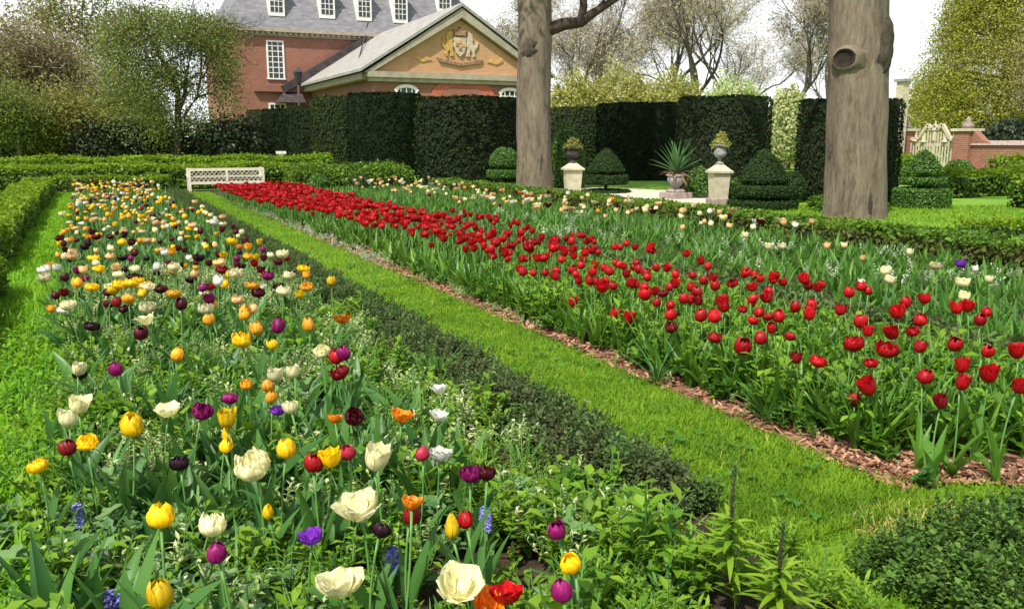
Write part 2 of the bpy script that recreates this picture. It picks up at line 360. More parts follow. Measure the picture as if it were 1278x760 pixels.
def leafcloud(P, Nrm, size, spread=.9, aspect=1.6):
    """diamond-ish quads at points P facing roughly along Nrm -> V, F"""
    n = len(P); d = Nrm + rng.normal(0, spread, (n, 3)); d /= np.linalg.norm(d, axis=1)[:, None] + 1e-9
    a = np.cross(d, rng.normal(0, 1, (n, 3))); a /= np.linalg.norm(a, axis=1)[:, None] + 1e-9; b = np.cross(d, a)
    s_ = (np.broadcast_to(size, n) * rng.uniform(.6, 1.35, n))[:, None]
    V = np.stack([P - a * s_ * aspect / 2, P + b * s_ / 2 + d * s_ * .12, P + a * s_ * aspect / 2, P - b * s_ / 2 + d * s_ * .12], 1).reshape(-1, 3)
    return V, np.arange(n * 4).reshape(-1, 4)
def wob(x, y, z=0., s=1., k=0.):
    return (np.sin(x * 1.7 * s + k) * np.cos(y * 1.3 * s - k * 2) + .6 * np.sin(x * 3.9 * s + y * 2.7 * s + z * 3.1 * s + k) + .4 * np.sin(y * 6.1 * s - z * 5 * s + 2 * k + x * 1.1 * s)) / 2

# ------------------------------------------------------------------ ground and paths
def sheet(name, pts, z, mat, **kw):
    return tag(MB().add([(x, y, z) for x, y in pts], [tuple(range(len(pts)))]).build(name, mat), kind='structure', **kw)
sheet('ground', [(-1500, -1500), (1500, -1500), (1500, 1500), (-1500, 1500)], 0, M['field'], label='green lawn around the beds, running out under the trees')
sheet('garden_soil', [(-9, -3), (10.05, -3), (10.05, 27.6), (-9, 27.6)], .004, M['soil'], label='dark bed soil under the flowers and hedges')
sheet('grass_verge', [(-1.0, 2.6), (-.42, 2.6), (-.4, 26.6), (-1.0, 26.6)], .008, M['lawnbase'], label='bright grass verge between left box hedge and mixed bed')
lawn_pts = [(2.12, 2.2), (2.0, 1.2), (9, -2.6), (9, -1.2), (3.45, 2.2), (2.95, 2.5), (2.95, 26.3), (2.12, 26.3)]
sheet('grass_path', lawn_pts, .008, M['lawnbase'], label='mown grass path between the mixed bed and the red tulips')
sheet('mulch_path', [(2.95, 2.5), (3.45, 2.2), (9, -1.2), (9, -.8), (3.7, 2.6), (3.4, 3.0), (3.35, 22), (2.95, 22)], .012, M['mulch'], label='reddish wood mulch strip along the tulip bed edge')
sheet('gravel_path', [(10.9, 17.4), (14.4, 15.4), (15.4, 16.2), (16.6, 19.6), (15.3, 21.6), (13.4, 25.2), (12, 25.6)], .008, M['gravel'], label='pale gravel path behind the box hedge between the stone pedestals')

def inlawn(n, y0, y1, p=1.):
    y = y0 + (y1 - y0) * rng.uniform(0, 1, n) ** p; x = rng.uniform(2.1, 2.98, n) + .02 * np.sin(y * 3); return np.stack([x, y, np.full(n, .006)], 1)
gt = [strip(.045, .006, .1 + .25 * k, .5, 2) for k in range(4)]
Pn = np.concatenate([inlawn(46000, 2.2, 8, 1.5), np.stack([rng.uniform(2.0, 3.6, 16000), rng.uniform(1.1, 2.5, 16000), np.full(16000, .006)], 1)])
Pn = Pn[(Pn[:, 0] < 2.96) | (Pn[:, 1] < 2.52 - (Pn[:, 0] - 2.95) * .62)]
o = scatter('grass', gt, Pn, rng.uniform(.6, 1.15, len(Pn)), .25, [M['grass']]); tag(o, 'short bright mown grass along the path', 'grass', kind='stuff')
gt = [strip(.05, .012, .1 + .25 * k, .5, 1) for k in range(4)]
Pf = inlawn(26000, 8, 26.3, 1.2)
o = scatter('grass', gt, Pf, rng.uniform(.7, 1.2, len(Pf)), .25, [M['grass']]); tag(o, 'short bright grass at the far end of the path', 'grass', kind='stuff')
n = 900; a = rng.uniform(0, 6.28, n); q = .22 * np.sqrt(rng.uniform(0, 1, n)); pd = at(1130, 652)
dry = np.concatenate([np.stack([pd[0] + q * np.cos(a) * 1.2, pd[1] + q * np.sin(a) * .6, np.full(n, .008)], 1), np.stack([rng.uniform(2.15, 2.93, 700), rng.uniform(2.4, 12, 700), np.full(700, .008)], 1)])
M['drygrass'] = leafmat('dry blade', [(.42, .38, .1), (.5, .44, .16), (.36, .36, .06)], .3, .7)
o = scatter('dry_grass', [strip(.045, .006, .3 + .25 * k, .5, 2) for k in range(4)], dry, rng.uniform(.6, 1.2, len(dry)), .3, [M['drygrass']]); tag(o, 'yellowed dry blades in a worn patch of the grass path', 'grass', kind='stuff')
n = 420; wp = np.stack([rng.uniform(2.15, 2.93, n), rng.uniform(2.1, 10, n), np.full(n, .006)], 1); wp = wp[wob(wp[:, 0], wp[:, 1], 0, 2.2, 4.) > .1]
M['clover'] = leafmat('clover leaf', [(.06, .18, .02), (.09, .24, .03)], .3, .5); CLOVER = [T().join(leaf(.02, .018, 1.2, .2, 2, .1), rz(k * 2.09)).join(leaf(.022, .02, 1.1, .3, 2, .1), rz(k * 2.09 + 2.1)).join(leaf(.02, .018, 1.3, .2, 2, .1), rz(k * 2.09 + 4.2)) for k in range(3)]
o = scatter('lawn_weeds', CLOVER, wp + (0, 0, .03), rng.uniform(.7, 1.6, len(wp)), .2, [M['clover']]); tag(o, 'small round weeds in the grass path', 'weeds', kind='stuff')
# tree lawn
n = 26000; P = np.stack([rng.uniform(10.2, 19, n), rng.uniform(8.5, 17, n), np.full(n, .002)], 1); P = P[P[:, 1] < 17.2 - (P[:, 0] - 10.9) * .55]
o = scatter('grass', [strip(.07, .02, .1 + .25 * k, .5, 1) for k in range(4)], P, rng.uniform(.7, 1.2, len(P)), .25, [M['grass']]); tag(o, 'bright lawn grass around the big knotted tree', 'grass', kind='stuff')
# mulch chips
n = 5200; y = 2.35 + 13 * rng.uniform(0, 1, n) ** 1.7; x = rng.uniform(2.93, 3.32, n)
k = n // 3; x[:k] = rng.uniform(2.95, 4.6, k); y[:k] = 2.48 - (x[:k] - 2.95) * .6 + rng.uniform(0, .3, k)
ct = [T([(-.02, -.007, 0), (.02, -.009, .004), (.022, .006, .008), (-.018, .008, .006), (-.02, -.007, .006), (.02, -.009, .01)], [(0, 1, 2, 3), (0, 1, 5, 4)]), T([(-.03, -.004, 0), (.03, -.005, .01), (.028, .004, .012), (-.03, .005, .004)], [(0, 1, 2, 3)])]
o = scatter('wood_chips', ct, np.stack([x, y, np.full(n, .016)], 1), rng.uniform(.6, 1.5, n), .3, [M['chip']]); tag(o, 'scattered reddish wood chips of the mulch strip', 'mulch', kind='stuff')

# ------------------------------------------------------------------ hedges
def hedge(name, label, boxes, h, size, dens, group=None, cat='hedge', side='box', top='boxtop', rough=.05, seed=0., core='boxcore', wav=.5):
    """boxes: [(x0,x1,y0,y1)] clipped hedge; small leaves over sides and top, dark twiggy inside"""
    V, F, MI = [], [], []; off = 0; cm = MB(); cm.mi = 0
    for (x0, x1, y0, y1) in boxes:
        ins = size * 1.1
        nx = max(1, int((x1 - x0) / .6)); ny = max(1, int((y1 - y0) / .6))
        cm.box(x0 + ins, x1 - ins, y0 + ins, y1 - ins, 0, h - ins - rough)
        A = [((x1 - x0) * (y1 - y0) * 1.5, 't'), ((x1 - x0) * h, 'f'), ((x1 - x0) * h * .6, 'b'), ((y1 - y0) * h, 'l'), ((y1 - y0) * h, 'r')]
        for area, f in A:
            n = int(area * dens)
            if n < 1: continue
            u = rng.uniform(0, 1, n); v = rng.uniform(0, 1, n) if f == 't' else rng.uniform(.0, 1, n) ** .8
            if f == 't': p = np.stack([x0 + u * (x1 - x0), y0 + v * (y1 - y0), np.full(n, h)], 1); nn = (0, 0, 1)
            elif f == 'f': p = np.stack([x0 + u * (x1 - x0), np.full(n, y0), v * h], 1); nn = (0, -1, .35)
            elif f == 'b': p = np.stack([x0 + u * (x1 - x0), np.full(n, y1), v * h], 1); nn = (0, 1, .35)
            elif f == 'l': p = np.stack([np.full(n, x0), y0 + u * (y1 - y0), v * h], 1); nn = (-1, 0, .35)
            else: p = np.stack([np.full(n, x1), y0 + u * (y1 - y0), v * h], 1); nn = (1, 0, .35)
            nn = np.array(nn)
            b_ = wob(p[:, 0], p[:, 1], p[:, 2], 2.2 * wav, seed) * rough * 1.5 + rng.normal(0, rough * .55, n)
            # soft clipped shoulders
            p = p + nn / np.linalg.norm(nn) * b_[:, None]
            if f != 't': sh = np.clip((p[:, 2] - h * .8) / (h * .2), 0, 1) ** 2 * rough * 1.2; p = p - np.array([nn[0], nn[1], 0]) * sh[:, None]
            vv, ff = leafcloud(p, np.repeat(nn[None], n, 0), size)
            V.append(vv); F.append(ff + off); off += len(vv)
            zf = p[:, 2] / h; MI.append(np.where((f == 't') | (zf > rng.uniform(.8, 1.15, n)), 1, 0))
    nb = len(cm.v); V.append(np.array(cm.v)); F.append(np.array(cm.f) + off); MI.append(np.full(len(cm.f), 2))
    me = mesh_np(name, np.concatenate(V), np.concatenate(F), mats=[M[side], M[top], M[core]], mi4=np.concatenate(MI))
    return tag(link(name, me), label, cat, group)

hedge('box_hedge', 'clipped box hedge with lime top along the far left grass verge', [(-1.62, -1.0, 10.4, 26.2)], .43, .045, 900, seed=1)
hedge('box_hedge', 'short near box hedge section beyond a gap at the left edge', [(-1.55, -.8, 4.2, 9.1)], .42, .03, 1500, seed=2)
hedge('box_hedge', 'long box hedge across the garden directly behind the white bench', [(-16, 6.9, 27.9, 29.3)], .68, .06, 520, seed=3, rough=.07)
hedge('box_hedge', 'second long lime topped box hedge behind the first, further back', [(-20, 9, 36, 37.6)], .76, .08, 300, seed=4, rough=.08)
hedge('box_hedge', 'low dark box hedge at the end of the mixed bed, left of the bench', [(-1.0, 2.0, 27.0, 27.75)], .42, .05, 600, seed=5)
hedge('box_hedge', 'bumpy box hedge block between the bench hedge and tall yew drums', [(5.4, 7.4, 26.3, 27.7), (6.9, 8.6, 24.6, 26.2), (7.2, 9.2, 27.6, 29.0)], .58, .06, 520, seed=6, rough=.12, top='box')
hedge('box_hedge', 'long low box hedge at the back of the tulip beds below both big trees', [(8.95, 9.7, 2, 24.4)], .31, .04, 1300, seed=7, rough=.04, side='boxbronze', top='box')
hedge('box_hedge', 'low box hedge beside the tiered topiary on the right lawn', [(18.2, 22.5, 11.2, 12.6), (19.4, 25, 15.2, 16.2)], .62, .06, 420, seed=8, rough=.08)
hedge('box_hedge', 'small flat box hedge at the right edge of the lawn', [(12.4, 13.6, 8.6, 9.45)], .17, .04, 700, seed=9)
hedge('box_hedge', 'far box hedge in front of the brick garden wall', [(26, 34, 17.5, 18.8), (25, 27, 21.5, 26)], .85, .09, 200, seed=10, rough=.1)
hedge('box_hedge', 'low box hedge in shade below the stone pedestal topiary', [(13.6, 15.1, 13.3, 13.9)], .28, .05, 600, seed=11, top='box')

# grey-green germander edging: upright sprigs with small leaves
def sprig(h, n, L=.022, w=.011, seed=0):
    t = T(); r_ = random.Random(seed)
    t.join(twigt(h, .001), mi=1)
    for i in range(n):
        q = (i + .5) / n; z = h * (.1 + .92 * q); t.join(leaf(L * r_.uniform(.7, 1.2) * (1.15 - .4 * q), w * r_.uniform(.8, 1.2), r_.uniform(.75, 1.45) - .55 * q ** 3, .4, 2, .2), rz(i * 2.4 + r_.uniform(-.4, .4)), (r_.uniform(-.004, .004), r_.uniform(-.004, .004), z), mi=0)
    return t
def edging(name, label, areas, h, dens, size=1., group=None, far=False, mat='germ'):
    P = []
    for (x0, x1, y0, y1, dd) in areas:
        n = int((x1 - x0) * (y1 - y0) * dens * dd); x = rng.uniform(x0, x1, n); y = rng.uniform(y0, y1, n)
        # rounded profile and bushy lumps
        e = np.minimum(np.minimum(x - x0, x1 - x), np.minimum(y - y0, y1 - y)); k = np.clip(e / .16, .25, 1) ** .5
        lump = .74 + .42 * wob(x, y, 0, 4.2, 2.)
        P.append(np.stack([x, y, h * k * lump * rng.uniform(.45, 1., n) ** .8 - .11 * size], 1))
    P = np.concatenate(P); P[:, 2] = np.maximum(P[:, 2], 0)
    tp = [sprig(.12, 12 if far else 22, .04 if far else .024, .022 if far else .014, s) for s in range(6)]
    o = scatter(name, tp, P, size * rng.uniform(.75, 1.25, len(P)), .3, [M[mat], M['germstem']])
    return tag(o, label, 'hedge', group)
edging('germander_hedge', 'low grey green edging hedge between mixed bed and grass path', [(1.68, 2.12, 2.55, 6, 1.6), (1.68, 2.14, 6, 12, .9), (1.68, 2.16, 12, 25.5, .45)], .26, 1500, 1.)
edging('germander_hedge', 'grey green hedge corner in the right foreground by the grass', [(2.2, 3.1, .9, 1.98, 1), (3.1, 4.4, .2, 1.6, .6)], .27, 1300, 1., mat='germgreen')
edging('germander_hedge', 'dark grey green edging hedge behind the red tulips', [(4.75, 5.35, 2.2, 9, 1), (4.7, 5.35, 9, 22, .5)], .27, 700, 1.3, far=True)

# ------------------------------------------------------------------ bed foliage (ground cover)
def herb(seed, h=.2, n=22, L=.06, w=.03, prof='oval', stems=3, seg=2, mi=0):
    r_ = random.Random(seed); t = T()
    for s in range(stems):
        a = r_.uniform(0, 6.28); ln = r_.uniform(.1, .45); hh = h * r_.uniform(.6, 1.1); tip = np.array([sin(ln) * cos(a), sin(ln) * sin(a), cos(ln)])
        t.join(twigt(hh, .002), rz(a) @ ry(ln), mi=1)
        for i in range(n // stems):
            k = .15 + .85 * (i + .5) / (n / stems); t.join(leaf(L * r_.uniform(.6, 1.2) * (1.15 - .5 * k), w * r_.uniform(.7, 1.2) * (1.1 - .45 * k), r_.uniform(.5, 1.2), r_.uniform(0, .8), seg, .15, prof), rz(r_.uniform(0, 6.28)), tip * hh * k, mi=mi)
    return t
def rosette(seed, n=9, L=.2, w=.04, prof='lance', t0=.15, t1=.8, bend=.7, seg=4, mi=0, fold=.22):
    r_ = random.Random(seed); t = T()
    for i in range(n): t.join(leaf(L * r_.uniform(.6, 1.15), w * r_.uniform(.7, 1.15), r_.uniform(t0, t1), bend * r_.uniform(.3, 1.4), seg, fold, prof, r_.uniform(-.5, .5)), rz(2 * pi * i / n + r_.uniform(-.5, .5)), (r_.uniform(-.01, .01), r_.uniform(-.01, .01), 0), mi=mi)
    return t
def compound(seed, h=.22, n=7, mi=0):     # ferny leaves of narrow leaflets
    r_ = random.Random(seed); t = T()
    for i in range(n):
        a = r_.uniform(0, 6.28); ln = r_.uniform(.2, .9); L = h * r_.uniform(.7, 1.2)
        for k in range(9):
            q = .3 + .7 * k / 8; base = np.array([sin(ln) * L * q, 0, cos(ln) * L * q])
            for sg in (-1, 1): t.join(leaf(.05 * r_.uniform(.7, 1.2) * (1.2 - .6 * q), .012, .9, .5, 1, .1), rz(a) @ ry(ln * .6) @ rz(sg * .9), rz(a) @ base, mi=mi)
        t.join(twigt(L, .0018), rz(a) @ ry(ln), mi=1)
    return t
def bedpts(n, x0, x1, y0, y1, p=1., thr=None, s=1.4, k=0.):
    x = rng.uniform(x0, x1, n); y = y0 + (y1 - y0) * rng.uniform(0, 1, n) ** p; P = np.stack([x, y, np.full(n, .004)], 1)
    keep = (P[:, 0] * _f[0] + P[:, 1] * _f[1]) > 1.35
    if thr is not None: keep &= wob(x, y, 0, s, k) > thr
    return P[keep]
ST = M['stem']
H1 = [herb(i, .2, 24, .06, .032) for i in range(6)]; H2 = [herb(20 + i, .17, 30, .04, .018) for i in range(6)]; H3 = [herb(40 + i, .16, 16, .12, .06, 'lobed', 3, 6) for i in range(5)]
FE = [compound(60 + i) for i in range(5)]
TL = [rosette(80 + i, 5, .27, .055, 'lance', .05, .5, .6, 4) for i in range(6)]
SL = [rosette(100 + i, 12, .26, .012, 'strap', .05, .7, .9, 4, fold=.1) for i in range(5)]
GV = [rosette(120 + i, 9, .17, .014, 'strap', .05, .8, .9, 3, fold=.12) for i in range(6)]
def stuff(name, label, cat, tpl, P, sc, mats, tilt=.12): return tag(scatter(name, tpl, P, sc, tilt, mats), label, cat, kind='stuff')
U = lambda n, a=.75, b=1.25: rng.uniform(a, b, n)
def clump(P, s_, k, lo=.55, hi=1.7): return np.clip(1.02 + .75 * wob(P[:, 0], P[:, 1], 0, s_, k), lo, hi) * rng.uniform(.75, 1.2, len(P))
P = bedpts(1900, -.3, 1.75, 1.2, 6.8, 1.2, -.12, 2.6, 1.); stuff('leafy_ground_cover', 'bright green oval leaved ground cover in the mixed bed', 'ground cover', H1, P, clump(P, 3.7, 1.), [M['herb'], ST])
P = bedpts(2100, -.3, 1.75, 1.2, 6.8, 1.2, -.1, 2.9, 3.); stuff('small_leaf_ground_cover', 'fine small leaved ground cover between the tulips', 'ground cover', H2, P, clump(P, 4.1, 3.), [M['herb'], ST])
P = np.concatenate([bedpts(260, -.6, .5, 1.6, 3.6, 1., -.3, 1.2, 5.), bedpts(120, .4, 1.5, 1.2, 4.5, 1., .1, 1.2, 6.)]); stuff('lobed_leaf_ground_cover', 'grey green lobed leaves low in the foreground', 'ground cover', H3, P, U(len(P)), [M['poppy'], ST])
P = bedpts(260, -.5, 1.6, 1.2, 5.5, 1., .1, 1.5, 8.); stuff('ferny_ground_cover', 'ferny divided leaves among the foreground flowers', 'ground cover', FE, P, U(len(P)), [M['lily'], ST])
P = bedpts(560, -.22, 1.3, 1.6, 7, 1., -.1, 1.9, 9.); P = P[(P[:, 0] < .75) | (P[:, 1] > 2.6)]; stuff('tulip_foliage', 'broad blue green tulip leaves of the mixed bed', 'foliage', TL, P, U(len(P), .8, 1.45), [M['tulipleaf']])
P = bedpts(480, -.3, 1.6, 2.0, 7, 1., .05, 1.9, 11.); stuff('strap_foliage', 'narrow arching bulb leaves of the mixed bed', 'foliage', SL, P, U(len(P)), [M['strap']])
P = bedpts(2300, -.25, 1.65, 2.2, 9.5, .75, .1, 2.6, 13.); stuff('pale_ground_cover', 'pale cream leaved small plants among the tulips', 'ground cover', H2, P + (0, 0, .06), U(len(P), .8, 1.3), [M['palefoliage'], ST])
P = bedpts(150, 1.2, 1.75, 2.2, 9, 1., -.2, 1.5, 15.); stuff('pale_ground_cover', 'pale cream small flowers along the edging hedge', 'ground cover', H2, P + (0, 0, .03), U(len(P), .8, 1.1), [M['palefoliage'], ST])
# farther half of the bed, coarser
H4 = [herb(140 + i, .2, 14, .085, .045, seg=1) for i in range(5)]; TL4 = [rosette(160 + i, 5, .28, .06, 'lance', .05, .5, .6, 2) for i in range(5)]
P = bedpts(1300, -.45, 1.75, 6.3, 26.5, 1.1); stuff('leafy_ground_cover', 'green ground cover under the far crowded tulips', 'ground cover', H4, P, U(len(P), .7, 1.1), [M['herb'], ST])
P = bedpts(900, -.4, 1.65, 6.5, 26.5, 1.1); stuff('tulip_foliage', 'tulip leaves of the far half of the mixed bed', 'foliage', TL4, P, U(len(P), .7, 1.), [M['tulipleaf']])
# left verge of long soft leaves
P = bedpts(4600, -1.02, -.2, 2.6, 10, 1.15); stuff('verge_grass', 'long bright grassy leaves on the left verge, near part', 'grass', GV, P, U(len(P), .65, 1.15), [M['verge']])
P = bedpts(4200, -.98, -.4, 10, 26.6, 1.2); stuff('verge_grass', 'bright grassy leaves on the left verge, far part', 'grass', [rosette(180 + i, 7, .13, .025, 'strap', .1, .8, .8, 2) for i in range(4)], P, U(len(P), .6, 1.), [M['verge']])
P = bedpts(420, -1.0, -.2, 2.4, 7, 1.); stuff('leafy_ground_cover', 'bright leafy weeds mixed into the left verge', 'ground cover', H1, P, U(len(P), .7, 1.1), [M['verge'], ST])
# red tulip bed
RL = [rosette(200 + i, 8, .34, .036, 'lance', .02, .45, .5, 4) for i in range(6)]; RL2 = [rosette(220 + i, 6, .34, .06, 'lance', .02, .4, .45, 2) for i in range(5)]
def redpts(n, y0, y1, p, off=0.):
    y = y0 + (y1 - y0) * rng.uniform(0, 1, n) ** p; lo = np.where(y > 11, 3.1 - .1 * np.clip((y - 11) / 8, 0, 1), 3.1) + off + .05 * np.sin(y * 7); x = lo + (4.62 - lo) * rng.uniform(0, 1, n)
    return np.stack([x, y, np.full(n, .004)], 1)
P = np.concatenate([redpts(1000, 2.7, 7.5, 1.25), np.stack([rng.uniform(3.3, 5.2, 330), rng.uniform(1.7, 2.9, 330), np.full(330, .004)], 1)]); P = P[P[:, 1] > 2.66 - (P[:, 0] - 3.2) * .55]
stuff('tulip_foliage', 'tall upright tulip leaves of the near red tulips', 'foliage', RL, P, U(len(P), .75, 1.1), [M['redleaf']])
P = P[rng.uniform(0, 1, len(P)) < .8] + (.04, .03, 0); stuff('leafy_ground_cover', 'leafy ground cover under the near red tulips', 'ground cover', H1, P, U(len(P), 1.1, 1.9), [M['herb'], ST])
P = redpts(1150, 7.5, 22.3, 1.15); stuff('tulip_foliage', 'dense tulip leaves under the far red tulips', 'foliage', RL2, P, U(len(P), .75, 1.05), [M['redleaf']])
n = 90; y = 2.6 + 7 * rng.uniform(0, 1, n) ** 1.3; P = np.stack([3.06 + .1 * rng.uniform(0, 1, n) + .04 * np.sin(y * 5), y, np.full(n, .01)], 1); stuff('leafy_ground_cover', 'low leafy weeds where the red bed spills over the mulch', 'ground cover', H1 + H3, P, U(len(P), .45, 1.0), [M['redleaf'], ST])
# pale tulip bed before the box hedge
M['paleleaf'] = leafmat('light tulip leaf', [(.05, .155, .02), (.09, .225, .03), (.15, .31, .045)], .4, .5, spec=.25)
P = bedpts(1500, 5.3, 8.8, 2.2, 24, 1.4); stuff('tulip_foliage', 'tulip leaves of the pale bed below the box hedge', 'foliage', RL2, P, U(len(P), .6, .95), [M['paleleaf']])
P = bedpts(1500, 5.3, 8.8, 2.2, 24, 1.4); stuff('leafy_ground_cover', 'green ground cover of the pale tulip bed', 'ground cover', H4, P, U(len(P), .8, 1.3), [M['paleleaf'], ST])
P = np.concatenate([bedpts(110, 6.0, 8.3, 5, 9, 1., .1), bedpts(110, 5.6, 7.6, 9, 15, 1., .1)]) + (0, 0, .12); stuff('white_flower_patch', 'small white flowers sprinkled through the pale tulip bed', 'flowers', H2, P, U(len(P), .8, 1.2), [M['flowerwhite'], ST])
# white alyssum at the foot of the red tulips
n = 330; P = np.stack([rng.uniform(2.9, 3.2, n), 9.5 + 11 * rng.uniform(0, 1, n), np.full(n, .01)], 1); stuff('white_alyssum', 'low white flowers edging the far red tulips', 'flowers', [herb(240 + i, .12, 20, .045, .04, seg=1) for i in range(4)], P, U(len(P), .6, 1.1), [M['flowerwhite'], ST])
n = 110; P = np.stack([rng.uniform(2.98, 3.25, n), 3 + 6.5 * rng.uniform(0, 1, n), np.full(n, .01)], 1); stuff('white_alyssum', 'scattered small white flowers on the mulch by red tulips', 'flowers', H2, P, U(len(P), .4, .7), [M['palefoliage'], ST])

# ------------------------------------------------------------------ trees
class Wood:
    def __init__(s, seed): s.r = random.Random(seed); s.V = []; s.F = []; s.tips = []; s.n = 0
    def seg(s, pts, rad, k):
        pts = [np.asarray(p, float) for p in pts]
        for i, p in enumerate(pts):
            d = pts[min(i + 1, len(pts) - 1)] - pts[max(i - 1, 0)]; d = d / (np.linalg.norm(d) + 1e-9)
            a = np.cross(d, (0, 0, 1) if abs(d[2]) < .9 else (1, 0, 0)); a = a / np.linalg.norm(a); b = np.cross(d, a)
            for j in range(k): s.V.append(p + (a * cos(2 * pi * j / k) + b * sin(2 * pi * j / k)) * rad[i])
        for i in range(len(pts) - 1):
            for j in range(k): s.F.append((s.n + i * k + j, s.n + i * k + (j + 1) % k, s.n + (i + 1) * k + (j + 1) % k, s.n + (i + 1) * k + j))
        s.n += len(pts) * k
    def grow(s, p, d, L, r, lev, spread=.6, up=.15, kids=(3, 5), ratio=.68, wig=.16):
        R_ = s.r; n = 4; pts = [np.array(p, float)]; d = np.array(d, float)
        for i in range(n):
            d = d + np.array([R_.gauss(0, wig), R_.gauss(0, wig), R_.gauss(0, wig) + up * .25]); d /= np.linalg.norm(d); pts.append(pts[-1] + d * L / n)
        r1 = r * .55; s.seg(pts, np.linspace(r, r1 if lev else r * .3, n + 1), 8 if r > .12 else 5 if r > .03 else 3)
        if lev == 0: s.tips += [pts[-1], pts[-2], pts[-3]]; return
        if lev == 1: s.tips += [pts[-1], pts[-2]]
        for c in range(R_.randint(*kids)):
            t = R_.uniform(.35, 1) if c else 1.; i = min(n - 1, int(t * n)); q = pts[i] + (pts[i + 1] - pts[i]) * (t * n - i) if t < 1 else pts[-1]
            a = R_.uniform(0, 2 * pi); sp = spread * R_.uniform(.6, 1.3) * (1 if c else .5); x = np.cross(d, (0, 0, 1) if abs(d[2]) < .95 else (1, 0, 0)); x /= np.linalg.norm(x); y = np.cross(d, x)
            nd = d * cos(sp) + (x * cos(a) + y * sin(a)) * sin(sp); nd[2] += up; nd /= np.linalg.norm(nd)
            s.grow(q, nd, L * ratio * R_.uniform(.75, 1.15), r1 * R_.uniform(.6, .95) if c else r1, lev - 1, spread, up, kids, ratio, wig)
def make_tree(name, label, cat, group, loc, h, r, lev=4, bark='twig', leafm=None, nleaf=0, size=.12, jit=.5, seed=1, spread=.6, up=.12, stems=1, kids=(3, 5), lean=(0, 0), trunk=.35, extra=None, twigs=0):
    root = tag(empty(name, loc), label, cat, group); W = Wood(seed); rr = random.Random(seed)
    for k in range(stems):
        a = 2 * pi * k / stems + .4; b = .0 if stems == 1 else .3
        W.grow((.25 * b * cos(a), .25 * b * sin(a), -.05), (b * cos(a) + lean[0] + rr.gauss(0, .04), b * sin(a) + lean[1], 1), h * trunk, r, lev, spread, up, kids)
    link('trunk', mesh_np('trunk', W.V, W.F, mats=[M[bark]], smooth=True), root)
    if leafm:
        tips = np.array(W.tips); 
        if extra is not None: tips = np.concatenate([tips, extra])
        i = rng.integers(0, len(tips), nleaf); P = tips[i] + rng.normal(0, jit, (nleaf, 3)) * (1, 1, .8); P = P[P[:, 2] > .2]
        V, F = leafcloud(P, np.tile((0, 0, 1.), (len(P), 1)), size, 1.2)
        link('crown', mesh_np('crown', V, F, mats=[M[leafm]]), root)
    if twigs:                              # fine twigs fanning out of the branch ends
        i = rng.integers(0, len(W.tips), twigs); P = np.array(W.tips)[i] + rng.normal(0, jit * .9, (twigs, 3)); V, F = leafcloud(P, rng.normal(0, 1, (twigs, 3)), .034, 1., 16)
        link('twigs', mesh_np('twigs', V, F, mats=[M['twigfine']]), root)
    return root
def blob_pts(n, c, rad, seed=0, hollow=.55):
    d = rng.normal(0, 1, (n, 3)); d /= np.linalg.norm(d, axis=1)[:, None]
    k = (hollow + (1 - hollow) * rng.uniform(0, 1, n)) * (1 + .28 * wob(d[:, 0] * 3, d[:, 1] * 3, d[:, 2] * 3, 1, seed))
    return np.array(c) + d * k[:, None] * np.array(rad), d
def shrub(name, label, cat, group, loc, blobs, mat, n, size, bark='twig', seed=0, stems=5, hh=None):
    root = tag(empty(name, loc), label, cat, group); W = Wood(seed)
    top = max(c[2] + r_[2] * .6 for c, r_ in blobs); rr = random.Random(seed)
    for k in range(stems):
        c, r_ = blobs[k % len(blobs)]; t = np.array([c[0] + rr.gauss(0, r_[0] * .3), c[1] + rr.gauss(0, r_[1] * .3), c[2]]); b = np.array([rr.gauss(0, .25), rr.gauss(0, .25), 0]); d = t - b; L = np.linalg.norm(d)
        W.grow(b, d / L, L * .75, .03 + .012 * L, 2, .6, .1, (3, 4))
    link('stems', mesh_np('stems', W.V, W.F, mats=[M[bark]], smooth=True), root)
    V, F, off = [], [], 0; tot = sum(r_[0] * r_[2] for c, r_ in blobs)
    for k, (c, r_) in enumerate(blobs):
        p, d = blob_pts(int(n * r_[0] * r_[2] / tot), c, r_, seed + k); ok = p[:, 2] > .05; v, f = leafcloud(p[ok], d[ok], size, .9); V.append(v); F.append(f + off); off += len(v)
    link('crown', mesh_np('crown', np.concatenate(V), np.concatenate(F), mats=[M[mat]]), root)
    return root
M['olive'] = leafmat('olive young leaf', [(.16, .19, .03), (.23, .25, .045), (.31, .31, .08), (.18, .15, .05)], .38, .6)
M['springgreen'] = leafmat('spring green leaf', [(.13, .175, .034), (.19, .24, .045), (.26, .30, .07), (.15, .165, .05)], .42, .6)
M['yellowgreen'] = leafmat('yellow green leaf', [(.28, .31, .06), (.36, .37, .09), (.43, .42, .14)], .4, .6)
M['goldgreen'] = leafmat('gold green leaf', [(.26, .3, .03), (.36, .38, .05), (.45, .44, .08), (.17, .2, .03)], .4, .6)
M['brownbud'] = leafmat('brown bud', [(.19, .15, .06), (.27, .23, .10), (.24, .23, .07)], .25, .7)
M['palebud'] = leafmat('pale bud', [(.46, .42, .24), (.58, .54, .36), (.42, .42, .16)], .4, .7)
M['blossom'] = leafmat('pale blossom', [(.6, .5, .45), (.68, .6, .52), (.4, .38, .2)], .3, .6)
M['whiteblossom'] = leafmat('white green blossom', [(.42, .45, .2), (.52, .54, .3), (.34, .4, .12)], .35, .6)
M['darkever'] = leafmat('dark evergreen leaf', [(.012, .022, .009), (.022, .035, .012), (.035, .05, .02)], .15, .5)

M['twigfine'] = leafmat('fine twig', [(.3, .25, .19), (.42, .36, .28), (.2, .16, .12)], 0, .8)
